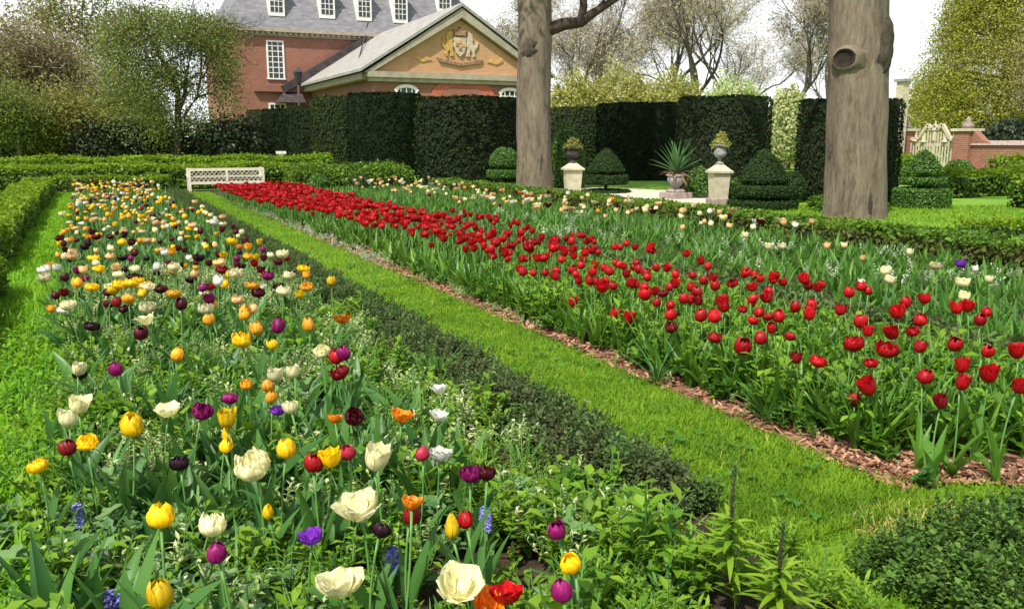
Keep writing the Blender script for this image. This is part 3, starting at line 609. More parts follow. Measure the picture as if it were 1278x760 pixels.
# two big trunks
def bigtrunk(p, r, h, seed, flare=.35, lean=(0, 0)):
    n, k = 44, 40; V = []; F = []
    for i in range(n + 1):
        z = h * (i / n) ** 1.15; t = z / h
        for j in range(k):
            a = 2 * pi * j / k
            q = r * (1 - .1 * t) + r * flare * math.exp(-z / .38) * (1 + .45 * sin(a * 5 + seed)) * .5
            q *= 1 + .028 * sin(a * 3 + z * .9 + seed) + .02 * sin(a * 7 - z * 1.7) + .012 * sin(z * 5 + a * 2)
            V.append((lean[0] * z + .03 * sin(z * .8 + seed) + q * cos(a), lean[1] * z + q * sin(a), z - .03))
    for i in range(n):
        for j in range(k): F.append((i * k + j, i * k + (j + 1) % k, (i + 1) * k + (j + 1) % k, (i + 1) * k + j))
    return V, F
def limbs(root, z0, n, seed, L, r, a0=0.):
    for k in range(n):
        W = Wood(seed + k); a = a0 + 2 * pi * k / n
        W.grow((0, 0, z0 + k * .35), (cos(a), sin(a), .9), L, r, 3, .55, .15, (2, 4))
        link('limb', mesh_np('limb', W.V, W.F, mats=[M['bark']], smooth=True), root)
pr = at(1066, 271); D = depth(pr)
tr = tag(empty('old_tree', (pr[0], pr[1], 0)), 'massive pale trunk with a ring shaped knot hole, right of the pedestals', 'tree')
RT = 36 / 1080 * D
V, F = bigtrunk(pr, RT, 8.5, 1.3, .2, tuple(-_r[:2] * .05)); link('trunk', mesh_np('trunk', V, F, mats=[M['bark']], smooth=True), tr)
toc = np.array([-pr[0], -pr[1], 0]) / np.hypot(pr[0], pr[1]); side = np.array([toc[1], -toc[0], 0])      # toward the camera; to the right seen from it
side = side if side @ _r > 0 else -side
LEAN = -_r * .05
def on_trunk(px, py, p0, rad):
    z = zof(p0[0], p0[1], py); p0 = np.array(p0) + LEAN * z; d = depth((p0[0], p0[1], z)); s_ = (px - (639 + FPX * ((np.array([p0[0], p0[1], z]) - _c) @ _r) / d)) / FPX * d
    s_ = max(-rad * .98, min(rad * .98, s_)); k = math.sqrt(rad ** 2 - s_ ** 2); return toc * k + side * s_ + np.array([0, 0, z]) + LEAN * z, (toc * k + side * s_) / rad
def knot(root, px, py, p0, rad, R1, name='knot'):
    c, nrm = on_trunk(px, py, p0, rad); m = MB(); m2 = MB(); nrm = Vector(nrm)
    a = nrm.cross(Vector((0, 0, 1))).normalized(); b = a.cross(nrm); c = Vector(c)
    prof = [(R1 * 1.55, -.16), (R1 * 1.3, -.02), (R1 * 1.12, .08), (R1 * .95, .115), (R1 * .8, .11), (R1 * .7, .085), (R1 * .5, .075), (R1 * .0, .072)]
    n = 22; v = [c + (a * (cos(2 * pi * k / n) * (1.12 + .05 * sin(k * 2.1)) + (.12 if q < R1 * .9 else 0)) + b * (sin(2 * pi * k / n) * (.98 if q > R1 else .9) + (-.35 if q > R1 * 1.4 and sin(2 * pi * k / n) < 0 else 0))) * q + nrm * e for q, e in prof for k in range(n)]
    f = [(i * n + k, i * n + (k + 1) % n, (i + 1) * n + (k + 1) % n, (i + 1) * n + k) for i in range(len(prof) - 1) for k in range(n)]
    m.add(v, f); m.m = [0 if i < 3 * n else 1 for i in range(len(f))]
    m.build(name, [M['bark'], M['hollow']], root, True)
knot(tr, 1058, 76, pr, RT * .96, .2)
def scar(root, px, py, p0, rad, w_, h_, name='bark_scar', mat='barkdark', out=.03):
    c, nrm = on_trunk(px, py, p0, rad); m = MB(); nrm = Vector(nrm); a = nrm.cross(Vector((0, 0, 1))).normalized(); c = Vector(c); n = 26; v = []
    for q, e in ((1.25, -.06), (.8, out * .7), (.4, out)):
        for k in range(n): v.append(c + a * cos(2 * pi * k / n) * w_ * q * (1 + .28 * sin(k * 1.9) + .2 * sin(k * 4.3)) + Vector((0, 0, 1)) * sin(2 * pi * k / n) * h_ * q + nrm * e)
    v.append(c + nrm * out); f = [(i * n + k, i * n + (k + 1) % n, (i + 1) * n + (k + 1) % n, (i + 1) * n + k) for i in range(2) for k in range(n)] + [(2 * n + k, 2 * n + (k + 1) % n, 3 * n) for k in range(n)]
    m.add(v, f).build(name, M[mat], root, True)
scar(tr, 1104, 60, pr, RT * .95, .19, .5, out=.09); scar(tr, 1037, 185, pr, RT * .97, .035, .17, out=.015); scar(tr, 1084, 258, pr, RT * 1.02, .045, .3, mat='barkdark', out=.01)
limbs(tr, 6.9, 5, 300, 3.6, .26)
pl = at(668, 240.5); Dl = depth(pl); RL_ = 21.5 / 1080 * Dl
LEAN = np.array([-.012, .01, 0])
tl = tag(empty('old_tree', (pl[0], pl[1], 0)), 'tall trunk darkened above with a side limb, standing in front of the yew drums', 'tree')
V, F = bigtrunk(pl, RL_, 9., 4.1, .2, (-.012, .01)); link('trunk', mesh_np('trunk', V, F, mats=[M['bark']], smooth=True), tl)
toc = np.array([-pl[0], -pl[1], 0]) / np.hypot(pl[0], pl[1]); side = np.array([toc[1], -toc[0], 0]); side = side if side @ _r > 0 else -side
scar(tl, 660, 62, pl, RL_ * .96, .17, .26, out=.05); scar(tl, 676, 205, pl, RL_, .05, .35, out=.01)
z0 = zof(pl[0], pl[1], 30); W = Wood(31)
def off(px, py): return side * ((px - 668) / FPX * Dl) + np.array([0, 0, zof(pl[0], pl[1], py)])
W.seg([off(676, 40), off(700, 31), off(722, 28), off(738, 16), off(762, 0), off(790, -18)], [.2, .17, .15, .12, .09, .06], 8)
W.seg([off(722, 28), off(725, 8), off(722, -20), off(735, -60)], [.13, .11, .1, .06], 8)
W.grow(off(762, 0), (.5, 0, .9), 2., .07, 2); W.grow(off(738, 16), (.4, -.3, .3), 1.6, .04, 2)
link('limb', mesh_np('limb', W.V, W.F, mats=[M['barkdark']], smooth=True), tl)
limbs(tl, 7.6, 4, 330, 3., .2)
P, dd = blob_pts(9000, (-.4, -.4, 11.2), (5.2, 5.2, 2.6), 8, .3); V, F = leafcloud(P, dd, .15, 1.2); link('crown', mesh_np('crown', V, F, mats=[M['springgreen']]), tl)  # unseen leaf crown, added to cast shade on the trunk and yew drums

# background trees, left group
g = 'spring trees beyond the left hedges'
def spotz(px, d): p = spot(px, d); return (p[0], p[1], 0)
make_tree('spring_tree', 'olive leaved tree at the upper left corner with tangled branches', 'tree', g, spotz(22, 43), 9.5, .22, 4, 'twig', 'olive', 30000, .085, .75, 11, .65, .1, twigs=5000)
make_tree('spring_tree', 'brownish budding tree beside the olive tree on the left', 'tree', g, spotz(92, 45), 9.5, .2, 4, 'twig', 'brownbud', 26000, .08, .75, 12, .6, .1, twigs=5000)
make_tree('blossom_tree', 'small pale pink blossoming tree between the left trees', 'tree', g, spotz(128, 50), 8.5, .15, 4, 'twig', 'blossom', 9000, .08, .7, 13, .6, .1)
make_tree('spring_tree', 'yellowish green bushy tree low at the left edge', 'tree', g, spotz(30, 39), 5.0, .14, 3, 'twig', 'springgreen', 20000, .07, .6, 14, .7, .08)
make_tree('spring_tree', 'tall thin brown tree rising behind the arching green tree', 'tree', g, spotz(175, 58), 15, .2, 4, 'twig', 'olive', 9000, .12, .8, 17, .5, .15)
for k, (px, d, h, mt, lb) in enumerate(((-30, 50, 9, 'olive', 'olive tree cut by the left edge'), (60, 56, 11, 'olive', 'tall olive tree filling the gap between the left trees'), (110, 58, 10, 'brownbud', 'brown budding tree further back behind the blossoming tree'), (150, 47, 6, 'springgreen', 'low green tree left of the arching tree'), (75, 41, 4.6, 'olive', 'low olive bushy tree before the brownish budding tree'))):
    make_tree('spring_tree', lb, 'tree', g, spotz(px, d), h, .2, 4, 'twig', mt, 22000, .085, .8, 150 + k, .7, .06, trunk=.3)
# the arching green tree: blobs placed along the arch
pa = spot(226, 40)
def ab(px, py): 
    v = hit_y(px, py, pa[1]) - pa; return (v[0], 0, v[2])
root = tag(empty('arching_tree', (pa[0], pa[1], 0)), 'bright green arching tree with leaning trunk and drooping right side', 'tree', g); W = Wood(41)
W.seg([(0, 0, 0), ab(222, 165), ab(222, 140), ab(222, 115), ab(205, 80), ab(190, 50)], [.17, .15, .14, .12, .09, .05], 8)
W.seg([ab(222, 140), ab(231, 118), ab(232, 95), ab(240, 60), ab(262, 40)], [.12, .1, .08, .06, .03], 7)
W.seg([ab(224, 155), ab(236, 135), ab(246, 122), ab(250, 100), ab(252, 60)], [.09, .07, .06, .05, .03], 6)
for (px, py, dx, dz) in ((205, 80, -.6, .7), (190, 50, -.3, .9), (190, 50, -.9, .3), (240, 60, .3, .9), (262, 40, .8, .2), (232, 95, -.2, .9), (222, 115, -.8, .5), (252, 60, .4, .7), (262, 40, .9, -.3), (222, 115, .7, .5), (250, 100, .5, .8), (246, 122, .8, .3), (205, 80, .6, .6)):
    for sy in (-.6, .1, .6): W.grow(ab(px, py), (dx, sy, dz), 1.2, .035, 3, .7, .02)
link('trunk', mesh_np('trunk', W.V, W.F, mats=[M['barkdark']], smooth=True), root)
V, F, o_ = [], [], 0
for (px, py, rx_, rz_, n) in ((205, 40, 46, 24, 3800), (238, 46, 44, 22, 3900), (190, 22, 40, 14, 1500), (255, 28, 26, 12, 900), (140, 70, 26, 34, 1500), (218, 100, 30, 16, 900), (245, 112, 18, 22, 700), (165, 78, 28, 36, 2600), (185, 115, 24, 40, 3000), (270, 62, 22, 30, 1700), (286, 92, 15, 32, 900), (200, 150, 22, 30, 1800), (284, 128, 18, 36, 900), (272, 88, 14, 30, 800), (150, 110, 28, 42, 2200), (246, 150, 24, 16, 800), (150, 45, 26, 22, 1500), (210, 88, 24, 22, 1500)):
    c = ab(px, py); k = depth(pa) / FPX; n = int(n * 1.55); d = rng.normal(0, 1, (n, 3)); p = np.array(c) + d * np.array((rx_ * k, max(rx_, rz_) * k * .9, rz_ * k)) * .6; p = p[wob(p[:, 0], p[:, 1], p[:, 2], 1.7, px) > -.25 - .35 * rng.random(len(p))]; d = rng.normal(0, 1, (len(p), 3)); v, f = leafcloud(p, d, .064, 1.2); V.append(v); F.append(f + o_); o_ += len(v)
link('crown', mesh_np('crown', np.concatenate(V), np.concatenate(F), mats=[M['springgreen']]), root)
# dark evergreen shrubs at their feet
g = 'dark evergreen shrubs below the left trees'
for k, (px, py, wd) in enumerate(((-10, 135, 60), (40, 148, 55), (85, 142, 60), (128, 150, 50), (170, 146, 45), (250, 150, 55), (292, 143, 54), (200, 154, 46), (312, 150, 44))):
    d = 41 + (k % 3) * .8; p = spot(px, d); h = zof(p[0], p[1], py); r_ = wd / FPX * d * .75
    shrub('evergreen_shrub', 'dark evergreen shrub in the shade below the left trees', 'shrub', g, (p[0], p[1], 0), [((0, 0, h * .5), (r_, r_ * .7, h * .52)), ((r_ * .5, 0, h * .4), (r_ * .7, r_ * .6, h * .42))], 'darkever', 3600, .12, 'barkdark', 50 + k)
# background trees, behind the right yew drums
g = 'bare spring trees behind the yew drums'
bt = [(640, 88, 20, .26, 'olive', 5200, 'bushy olive budding tree behind the gable roof'), (606, 95, 24, .22, 'palebud', 2600, 'thin bare tree rising right of the gable peak'), (705, 70, 17, .27, 'palebud', 2300, 'bare many branched tree just right of the dark limbed trunk'), (760, 72, 18, .28, 'palebud', 2600, 'bare pale tree above the yellow green shrubs'),
      (812, 84, 21, .34, 'palebud', 2800, 'tall bare tree with hazy pale twigs in the middle'), (872, 62, 17, .34, 'palebud', 2200, 'wide forked bare tree above the curved yew drum'), (925, 80, 20, .32, 'palebud', 2400, 'bare tree further back between the forked tree and the knotted trunk'), (978, 60, 17, .22, 'brownbud', 1500, 'dark bare tree close left of the knotted trunk'), (1022, 76, 18, .2, 'palebud', 1800, 'bare tree partly behind the knotted trunk')]
for k, (px, d, h, r_, mt, nl, lb) in enumerate(bt):
    make_tree('bare_tree', lb, 'tree', g, spotz(px, d), h, r_, 5, 'twig', mt, int(nl * 1.6), .1, .5, 70 + k, .46, .17, 1, (3, 5), trunk=.34, twigs=7000)
g = 'yellow green shrubs behind the yew drums'
for k, (px, py, wd, d, mt, lb) in enumerate(((715, 92, 46, 52, 'yellowgreen', 'yellow green shrub left above the low yew drum'), (770, 84, 60, 54, 'yellowgreen', 'broad yellow green shrub in the middle of the row'), (832, 90, 55, 53, 'yellowgreen', 'yellow green shrub left of the curved yew drum'), (905, 96, 60, 56, 'palefoliage', 'pale fading shrub behind the curved yew drum'), (975, 112, 34, 44, 'whiteblossom', 'white green flowering shrub between yew drum and knotted trunk'))):
    p = spot(px, d); h = zof(p[0], p[1], py); r_ = wd / FPX * d * .7
    shrub('spring_shrub', lb, 'shrub', g, (p[0], p[1], 0), [((0, 0, h * .55), (r_, r_ * .8, h * .5)), ((-r_ * .5, .3, h * .45), (r_ * .7, r_ * .6, h * .42)), ((r_ * .55, -.2, h * .5), (r_ * .7, r_ * .6, h * .44))], mt, 15000, .11, 'twig', 90 + k)
# right group
p = spot(1236, 66); root = tag(empty('golden_tree', (p[0], p[1], 0)), 'huge cone shaped golden green tree beyond the brick wall', 'tree'); W = Wood(120)
W.seg([(0, 0, 0), (.1, 0, 6), (0, .1, 14), (0, 0, 21)], [.5, .4, .25, .05], 8); V, F, o_ = [], [], 0; rr = random.Random(5)
for k in range(260):
    z = 1.6 + 20 * (k / 260) ** 1.1; R_ = 7.4 * (1 - (z / 23)) ** .85 * (.9 + .16 * rr.random()); a = rr.uniform(0, 2 * pi)
    e = np.array([R_ * cos(a), R_ * sin(a), z]); W.seg([(0, 0, z * .95), e * (.5, .5, 1) + (0, 0, .3), e], [.09, .06, .02], 4)
    c = e * (.78, .78, 1); dd = rng.normal(0, 1, (350, 3)); q = c + dd * (.85, .85, .42); v, f = leafcloud(q, dd, .095, .9); V.append(v); F.append(f + o_); o_ += len(v)
n = 150000; z = .9 + 21 * rng.uniform(0, 1, n) ** 1.25; a = rng.uniform(0, 2 * pi, n); Rz = 7.9 * np.clip(1 - z / 23, .02, 1) ** .85 * (1 + .16 * wob(np.cos(a) * 4, np.sin(a) * 4, z * 1.2, 1, 3.)); q = Rz * rng.uniform(.35, 1, n) ** .6
P = np.stack([q * np.cos(a), q * np.sin(a), z + .25 * np.sin(q * 3)], 1); P = P[wob(P[:, 0], P[:, 1], P[:, 2] * 1.6, 1.3, 2.) > -.5 - .5 * rng.random(n)]; v, f = leafcloud(P, np.tile((0, 0, 1.), (len(P), 1)), .1, 1.); V.append(v); F.append(f + o_)
link('trunk', mesh_np('trunk', W.V, W.F, mats=[M['twig']], smooth=True), root); link('crown', mesh_np('crown', np.concatenate(V), np.concatenate(F), mats=[M['goldgreen']]), root)
make_tree('spring_tree', 'brown grey twiggy tree at the upper right edge before the golden tree', 'tree', None, spotz(1345, 54), 11, .25, 4, 'twig', 'brownbud', 24000, .09, .8, 131, .75, .05)
make_tree('spring_tree', 'smaller gold green tree left of the huge golden one', 'tree', None, spotz(1185, 74), 8, .2, 4, 'twig', 'goldgreen', 14000, .13, .8, 133, .5, .12)
p = spot(1262, 50)
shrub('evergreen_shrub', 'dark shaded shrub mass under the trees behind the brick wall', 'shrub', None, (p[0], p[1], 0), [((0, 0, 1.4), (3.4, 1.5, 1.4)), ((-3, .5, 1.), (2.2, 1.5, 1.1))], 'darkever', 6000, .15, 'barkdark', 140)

# ------------------------------------------------------------------ yew drums
def drum_mesh(r, h, seed, size=.055, dens=330, mat='yew'):
    n1 = int(2 * pi * r * h * dens); n2 = int(pi * r * r * dens); a = rng.uniform(0, 2 * pi, n1); z = rng.uniform(0, h, n1)
    bulge = 1 + .045 * wob(np.cos(a) * 4, np.sin(a) * 4, z * 1.5, 1, seed) - .05 * np.clip((z - h * .93) / (h * .07), 0, 1) ** 2
    q = r * bulge + rng.normal(0, .025, n1); P1 = np.stack([q * np.cos(a), q * np.sin(a), z], 1); N1 = np.stack([np.cos(a), np.sin(a), np.full(n1, .3)], 1)
    s_ = r * np.sqrt(rng.uniform(0, 1, n2)); b = rng.uniform(0, 2 * pi, n2); P2 = np.stack([s_ * np.cos(b), s_ * np.sin(b), h + .04 * wob(s_ * np.cos(b), s_ * np.sin(b), 0, 2, seed) + rng.normal(0, .015, n2)], 1)
    V, F = leafcloud(np.concatenate([P1, P2]), np.concatenate([N1, np.tile((0, 0, 1.), (n2, 1))]), size, .5)
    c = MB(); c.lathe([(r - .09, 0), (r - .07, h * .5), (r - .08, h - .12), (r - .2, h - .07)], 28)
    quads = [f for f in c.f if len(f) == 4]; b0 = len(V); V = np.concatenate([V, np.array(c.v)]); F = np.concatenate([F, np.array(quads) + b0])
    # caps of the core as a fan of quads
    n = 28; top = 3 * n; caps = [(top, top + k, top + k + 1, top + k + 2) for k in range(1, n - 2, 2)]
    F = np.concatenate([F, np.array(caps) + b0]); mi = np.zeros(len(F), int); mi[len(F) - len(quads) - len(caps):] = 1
    return mesh_np('yew_drum', V, F, mats=[M[mat], M['yewcore']], mi4=mi)
g = 'clipped yew drums'
xl = 9.9
rows = [(27.8, 1.78, 122, 'nearest of the left yew drums, wide, just left of the dark limbed trunk'), (36.5, 1.55, 117, 'second yew drum of the receding left row, tallest looking'), (43.2, 1.5, 121, 'third yew drum of the receding left row'), (49, 1.5, 133, 'fourth yew drum of the receding left row'), (56.7, 1.5, 137, 'fifth yew drum, near the far end of the left row'), (63, 1.5, 138, 'last dark yew drum at the far end of the left row')]
meshes = [drum_mesh(1.5, 3., s, .06, 300, ('yew', 'yewdark', 'yewolive')[s]) for s in range(3)]
for k, (y, r_, py, lb) in enumerate(rows):
    x = xl + r_; h = zof(x, y - r_ * .6, py); link_o = link('yew_drum', meshes[k % 3], None, (x, y, 0), (0, 0, k * 1.1), (r_ / 1.5, r_ / 1.5, h / 3.)); tag(link_o, lb, 'topiary', g)
for k, (px, d, wpx, py, lb) in enumerate(((897, 25.8, 110, 120, 'curved yew drum behind the right stone pedestal'), (798, 33.8, 108, 128, 'yew drum behind the spiky agave pot'), (720, 38.2, 82, 134, 'half hidden yew drum right of the dark limbed trunk'), (1051, 21.8, 118, 123, 'yew drum directly behind the knotted trunk'))):
    p = spot(px, d); r_ = wpx / 2 / FPX * d; h = zof(*(spot(px, d - r_)[:2]), py); tag(link('yew_drum', meshes[k % 3], None, (p[0], p[1], 0), (0, 0, k * 2.), (r_ / 1.5, r_ / 1.5, h / 3.)), lb, 'topiary', g)

# ------------------------------------------------------------------ tiered topiary, balls
def turned(name, prof, mat, parent, size, dens, core='boxcore', seed=0):
    """leafy solid of revolution from (radius, z) profile"""
    P, NN = [], []
    for (r0, z0), (r1, z1) in zip(prof[:-1], prof[1:]):
        L = math.hypot(r1 - r0, z1 - z0); n = int(pi * (r0 + r1) * L * dens) + 1; t = rng.uniform(0, 1, n); t = t if r0 > r1 - .001 and r1 < .02 else t
        q = r0 + (r1 - r0) * t; a = rng.uniform(0, 2 * pi, n); keep = rng.uniform(0, 1, n) < (q / max(r0, r1)) ; nr, nz = (z1 - z0) / L, (r0 - r1) / L
        q = q * (1 + .03 * wob(np.cos(a) * 5, np.sin(a) * 5, z0 * 3, 1, seed)) + rng.normal(0, .012, n)
        P.append(np.stack([q * np.cos(a), q * np.sin(a), z0 + (z1 - z0) * t + rng.normal(0, .01, n)], 1)[keep]); NN.append(np.stack([nr * np.cos(a), nr * np.sin(a), np.full(n, nz)], 1)[keep])
    V, F = leafcloud(np.concatenate(P), np.concatenate(NN), size, .7)
    c = MB().lathe([(max(.005, r_ * .93 - .015), z) for r_, z in prof], 18); quads = [f for f in c.f if len(f) == 4]; b0 = len(V)
    F = np.concatenate([F, np.array(quads) + b0]); mi = np.zeros(len(F), int); mi[-len(quads):] = 1
    return link(name, mesh_np(name, np.concatenate([V, np.array(c.v)]), F, mats=[M[mat], M[core]], mi4=mi), parent)
def disc(r, z0, z1, e=.06): return [(.02, z0), (r - e, z0 + .01), (r, z0 + e), (r, z1 - e), (r - e, z1 - .01), (.02, z1 + .02)]
def cone(r, z0, z1):
    H = z1 - z0; return [(.02, z0), (r * .9, z0 + .015), (r, z0 + H * .1), (r * .93, z0 + H * .22), (r * .72, z0 + H * .46), (r * .48, z0 + H * .7), (r * .24, z0 + H * .9), (r * .1, z0 + H * .98), (.01, z1)]
def dome(r, z0, z1, pw=1.): 
    H = z1 - z0; return [(.02, z0), (r * .93, z0 + .02), (r, z0 + H * .14)] + [(r * max(.02, cos(t * pi / 2) ** pw), z0 + H * (.14 + .86 * sin(t * pi / 2))) for t in np.linspace(.15, 1, 7)]
g = 'tiered box topiaries'
def tiered(px, d, pyb, parts, label, mat, seed=0, size=.028, dens=2200):
    p = spot(px, d); root = tag(empty('tiered_topiary', (p[0], p[1], 0)), label, 'topiary', g); k = d / FPX; zz = lambda py: max(.0, zof(p[0], p[1], py))
    for kind, wd, y0, y1 in parts:
        r_ = wd / 2 * k; z0, z1 = zz(y0), zz(y1)
        turned('tier', disc(r_, z0, z1, min(.05, (z1 - z0) * .3)) if kind == 'disc' else dome(r_, z0, z1, 1.05) if kind == 'dome' else cone(r_, z0, z1), mat, root, size, dens, seed=seed)
    MB().tube([(0, 0, 0), (0, 0, zz(parts[-1][3]) * .8)], .045, 8).build('trunk', M['barkdark'], root)
    return root
tiered(630, 26.6, 236, [('disc', 50, 237, 228), ('disc', 44, 222, 212), ('dome', 38, 208, 184)], 'tiered topiary directly left of the dark limbed trunk', 'topiary', 1)
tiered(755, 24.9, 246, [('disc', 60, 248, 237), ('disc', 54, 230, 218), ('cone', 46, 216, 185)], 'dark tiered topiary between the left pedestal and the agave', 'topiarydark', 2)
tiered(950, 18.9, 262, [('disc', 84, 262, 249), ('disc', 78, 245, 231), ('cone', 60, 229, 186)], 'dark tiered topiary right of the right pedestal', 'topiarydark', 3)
tiered(1147, 19.3, 258, [('disc', 66, 259, 235), ('disc', 52, 231, 221), ('cone', 46, 217, 187)], 'bright cone topped topiary right of the knotted trunk', 'topiary', 4)
def ball(px, d, wd, y0, y1, label, mat, name='box_ball'):
    p = spot(px, d); r_ = wd / 2 * d / FPX; z0, z1 = max(.0, zof(p[0], p[1], y0)), zof(p[0], p[1], y1)
    o = turned(name, dome(r_, z0, z1, .7), mat, None, .04, 1200, seed=px); o.location = (p[0], p[1], 0); return tag(o, label, 'topiary')
ball(870, 22.6, 32, 244, 209, 'bright box ball between agave pot and right pedestal', 'topiary')
ball(707, 27.5, 44, 236, 162, 'tall rounded box dome behind the left stone pedestal', 'topiary', 'box_dome')
ball(1190, 26, 40, 235, 200, 'box ball between the cone topped topiary and the brick wall', 'topiary')
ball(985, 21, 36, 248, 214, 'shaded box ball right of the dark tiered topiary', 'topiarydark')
ball(922, 20.5, 44, 250, 222, 'bright low box mound beside the right pedestal', 'topiary')
ball(400, 25.6, 26, 236, 218, 'small box mound right of the white bench', 'topiary')
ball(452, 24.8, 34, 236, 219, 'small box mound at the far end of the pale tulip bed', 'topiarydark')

# ------------------------------------------------------------------ pedestals, urns, agave
def pedestal(px, d, wpx, ytop, label, mat='stone'):
    p = spot(px, d); k = d / FPX; a = wpx / 2 * k; h = zof(p[0], p[1], ytop); root = tag(empty('stone_pedestal', (p[0], p[1], 0), .12 - YAW), label, 'pedestal', 'stone pedestals by the gravel path')
    MB().box(-a * 1.15, a * 1.15, -a * 1.15, a * 1.15, 0, h * .16).build('plinth', M['lichen'], root, bevel=.015)
    b, t = a * .86, a * 1.02; z0, z1 = h * .16, h * .78
    MB().add([(-b, -b, z0), (b, -b, z0), (b, b, z0), (-b, b, z0), (-t, -t, z1), (t, -t, z1), (t, t, z1), (-t, t, z1)], [(0, 1, 5, 4), (1, 2, 6, 5), (2, 3, 7, 6), (3, 0, 4, 7)]).build('shaft', M[mat], root)
    m = MB().box(-a * 1.28, a * 1.28, -a * 1.28, a * 1.28, z1, h * .84)
    q = a * 1.2; e = a * .35; z0 = h * .84; m.add([(-q, -q, z0), (q, -q, z0), (q, q, z0), (-q, q, z0), (-e, -e, h), (e, -e, h), (e, e, h), (-e, e, h)], [(0, 1, 5, 4), (1, 2, 6, 5), (2, 3, 7, 6), (3, 0, 4, 7), (4, 5, 6, 7)])
    m.build('cap', M[mat], root, bevel=.008)
    return p, h, k
def urn(p, z, R_, H, label, mat, plantmat, pl_label, n=900):
    root = tag(empty('garden_urn', (p[0], p[1], z)), label, 'urn', 'urns on the stone pedestals')
    MB().lathe([(R_ * .55, 0), (R_ * .5, H * .08), (R_ * .24, H * .14), (R_ * .22, H * .26), (R_ * .3, H * .3)], 20).build('foot', M[mat], root, True)
    MB().lathe([(R_ * .3, H * .3), (R_ * .75, H * .42), (R_ * .86, H * .56), (R_ * .72, H * .74), (R_ * .66, H * .86)], 24).build('bowl', M[mat], root, True)
    MB().lathe([(R_ * .66, H * .86), (R_ * .98, H * .95), (R_ * 1.02, H), (R_ * .8, H * 1.01), (R_ * .75, H * .93)], 24).build('rim', M[mat], root, True)
    for s in (-1, 1):
        a = -YAW; c = Vector((cos(a), sin(a), 0)) * s
        MB().tube([c * R_ * .8 + Vector((0, 0, H * .5)), c * R_ * 1.15 + Vector((0, 0, H * .6)), c * R_ * 1.1 + Vector((0, 0, H * .82)), c * R_ * .72 + Vector((0, 0, H * .86))], R_ * .07, 6).build('handle', M[mat], root, True)
    q, d = blob_pts(n, (0, 0, H * 1.0), (R_ * 1.25, R_ * 1.25, H * .33), 3, .2); q2, d2 = blob_pts(n // 2, (0, 0, H * 1.3), (R_ * .7, R_ * .7, H * .35), 5, .2); q = np.concatenate([q, q2]); d = np.concatenate([d, d2]); ok = q[:, 2] > H * .88
    V, F = leafcloud(q[ok], d[ok], .04, .9); tag(link('urn_plant', mesh_np('urn_plant', V, F, mats=[M[plantmat]]), None, (p[0], p[1], z)), pl_label, 'plant', 'plants in the pedestal urns')
p1, h1, k1 = pedestal(714, 22.9, 20, 203, 'cream stone pedestal left of the dark tiered topiary')
urn(p1, h1 - .005, 10 * k1, 19 * k1, 'dark urn on the left stone pedestal', 'lead', 'olive', 'brownish plant in the dark left urn')
p2, h2, k2 = pedestal(895, 20.1, 21, 205, 'cream stone pedestal right of the bright box ball')
urn(p2, h2 - .005, 9.5 * k2, 24 * k2, 'grey stone urn on the right stone pedestal', 'greystone', 'yellowgreen', 'grey yellow plant in the right stone urn')
p = spot(842, 22.3); k = 22.3 / FPX
r0 = tag(empty('stone_block', (p[0], p[1], 0)), 'low weathered stone block under the agave pot', 'stone block')
MB().box(-15 * k, 15 * k, -14 * k, 14 * k, 0, .16).build('slab', M['lichen'], r0, bevel=.02); MB().lathe([(12 * k, .16), (12.5 * k, .2), (9 * k, .24)], 16).build('collar', M['lichen'], r0, True)
zt = .24
r0 = tag(empty('agave_pot', (p[0], p[1], zt)), 'squat grey stone pot on the weathered block, holding the agave', 'pot')
MB().lathe([(5 * k, 0), (4 * k, .05), (7 * k, .1), (10.5 * k, .2), (11 * k, .28), (9.5 * k, .3)], 20).build('bowl', M['greystone'], r0, True); MB().lathe([(9.5 * k, .3), (12 * k, .33), (12 * k, .37), (10 * k, .375)], 20).build('rim', M['greystone'], r0, True)
M['agave'] = leafmat('agave leaf', [(.05, .15, .04), (.08, .2, .06), (.12, .25, .08)], .2, .4); M['agavedry'] = leafmat('dry agave leaf', [(.3, .17, .09), (.4, .27, .15), (.2, .1, .07)], .15, .7)
t = T(); rr = random.Random(9)
for i in range(46): t.join(leaf(.95 * rr.uniform(.75, 1.05), .07, rr.uniform(.05, 1.15), rr.uniform(.1, .5), 5, .3, 'lance'), rz(rr.uniform(0, 6.28)), (0, 0, .1))
t2 = T()
for i in range(26): t2.join(leaf(.55 * rr.uniform(.7, 1.1), .06, rr.uniform(1.1, 1.7), rr.uniform(.5, 1.2), 4, .2, 'lance'), rz(rr.uniform(0, 6.28)), (0, 0, .1))
r0 = tag(empty('spiky_agave', (p[0], p[1], zt + .3)), 'spiky green agave with dry brown lower leaves in the stone pot', 'plant')
link('leaves', mesh_np('leaves', t.V, t.F, mats=[M['agave']]), r0); link('dry_leaves', mesh_np('dry_leaves', t2.V, t2.F, mats=[M['agavedry']]), r0)

# ------------------------------------------------------------------ bench
bl, brr = hit_y(236, 237, 26.9), hit_y(331, 237, 26.9); BW = brr[0] - bl[0]; bz = zof(bl[0], 26.9, 210.5)
r0 = tag(empty('garden_bench', (bl[0] + BW / 2, 26.9, 0)), 'white garden bench with lattice back in front of the far hedge', 'bench'); a = BW / 2; sz = .42
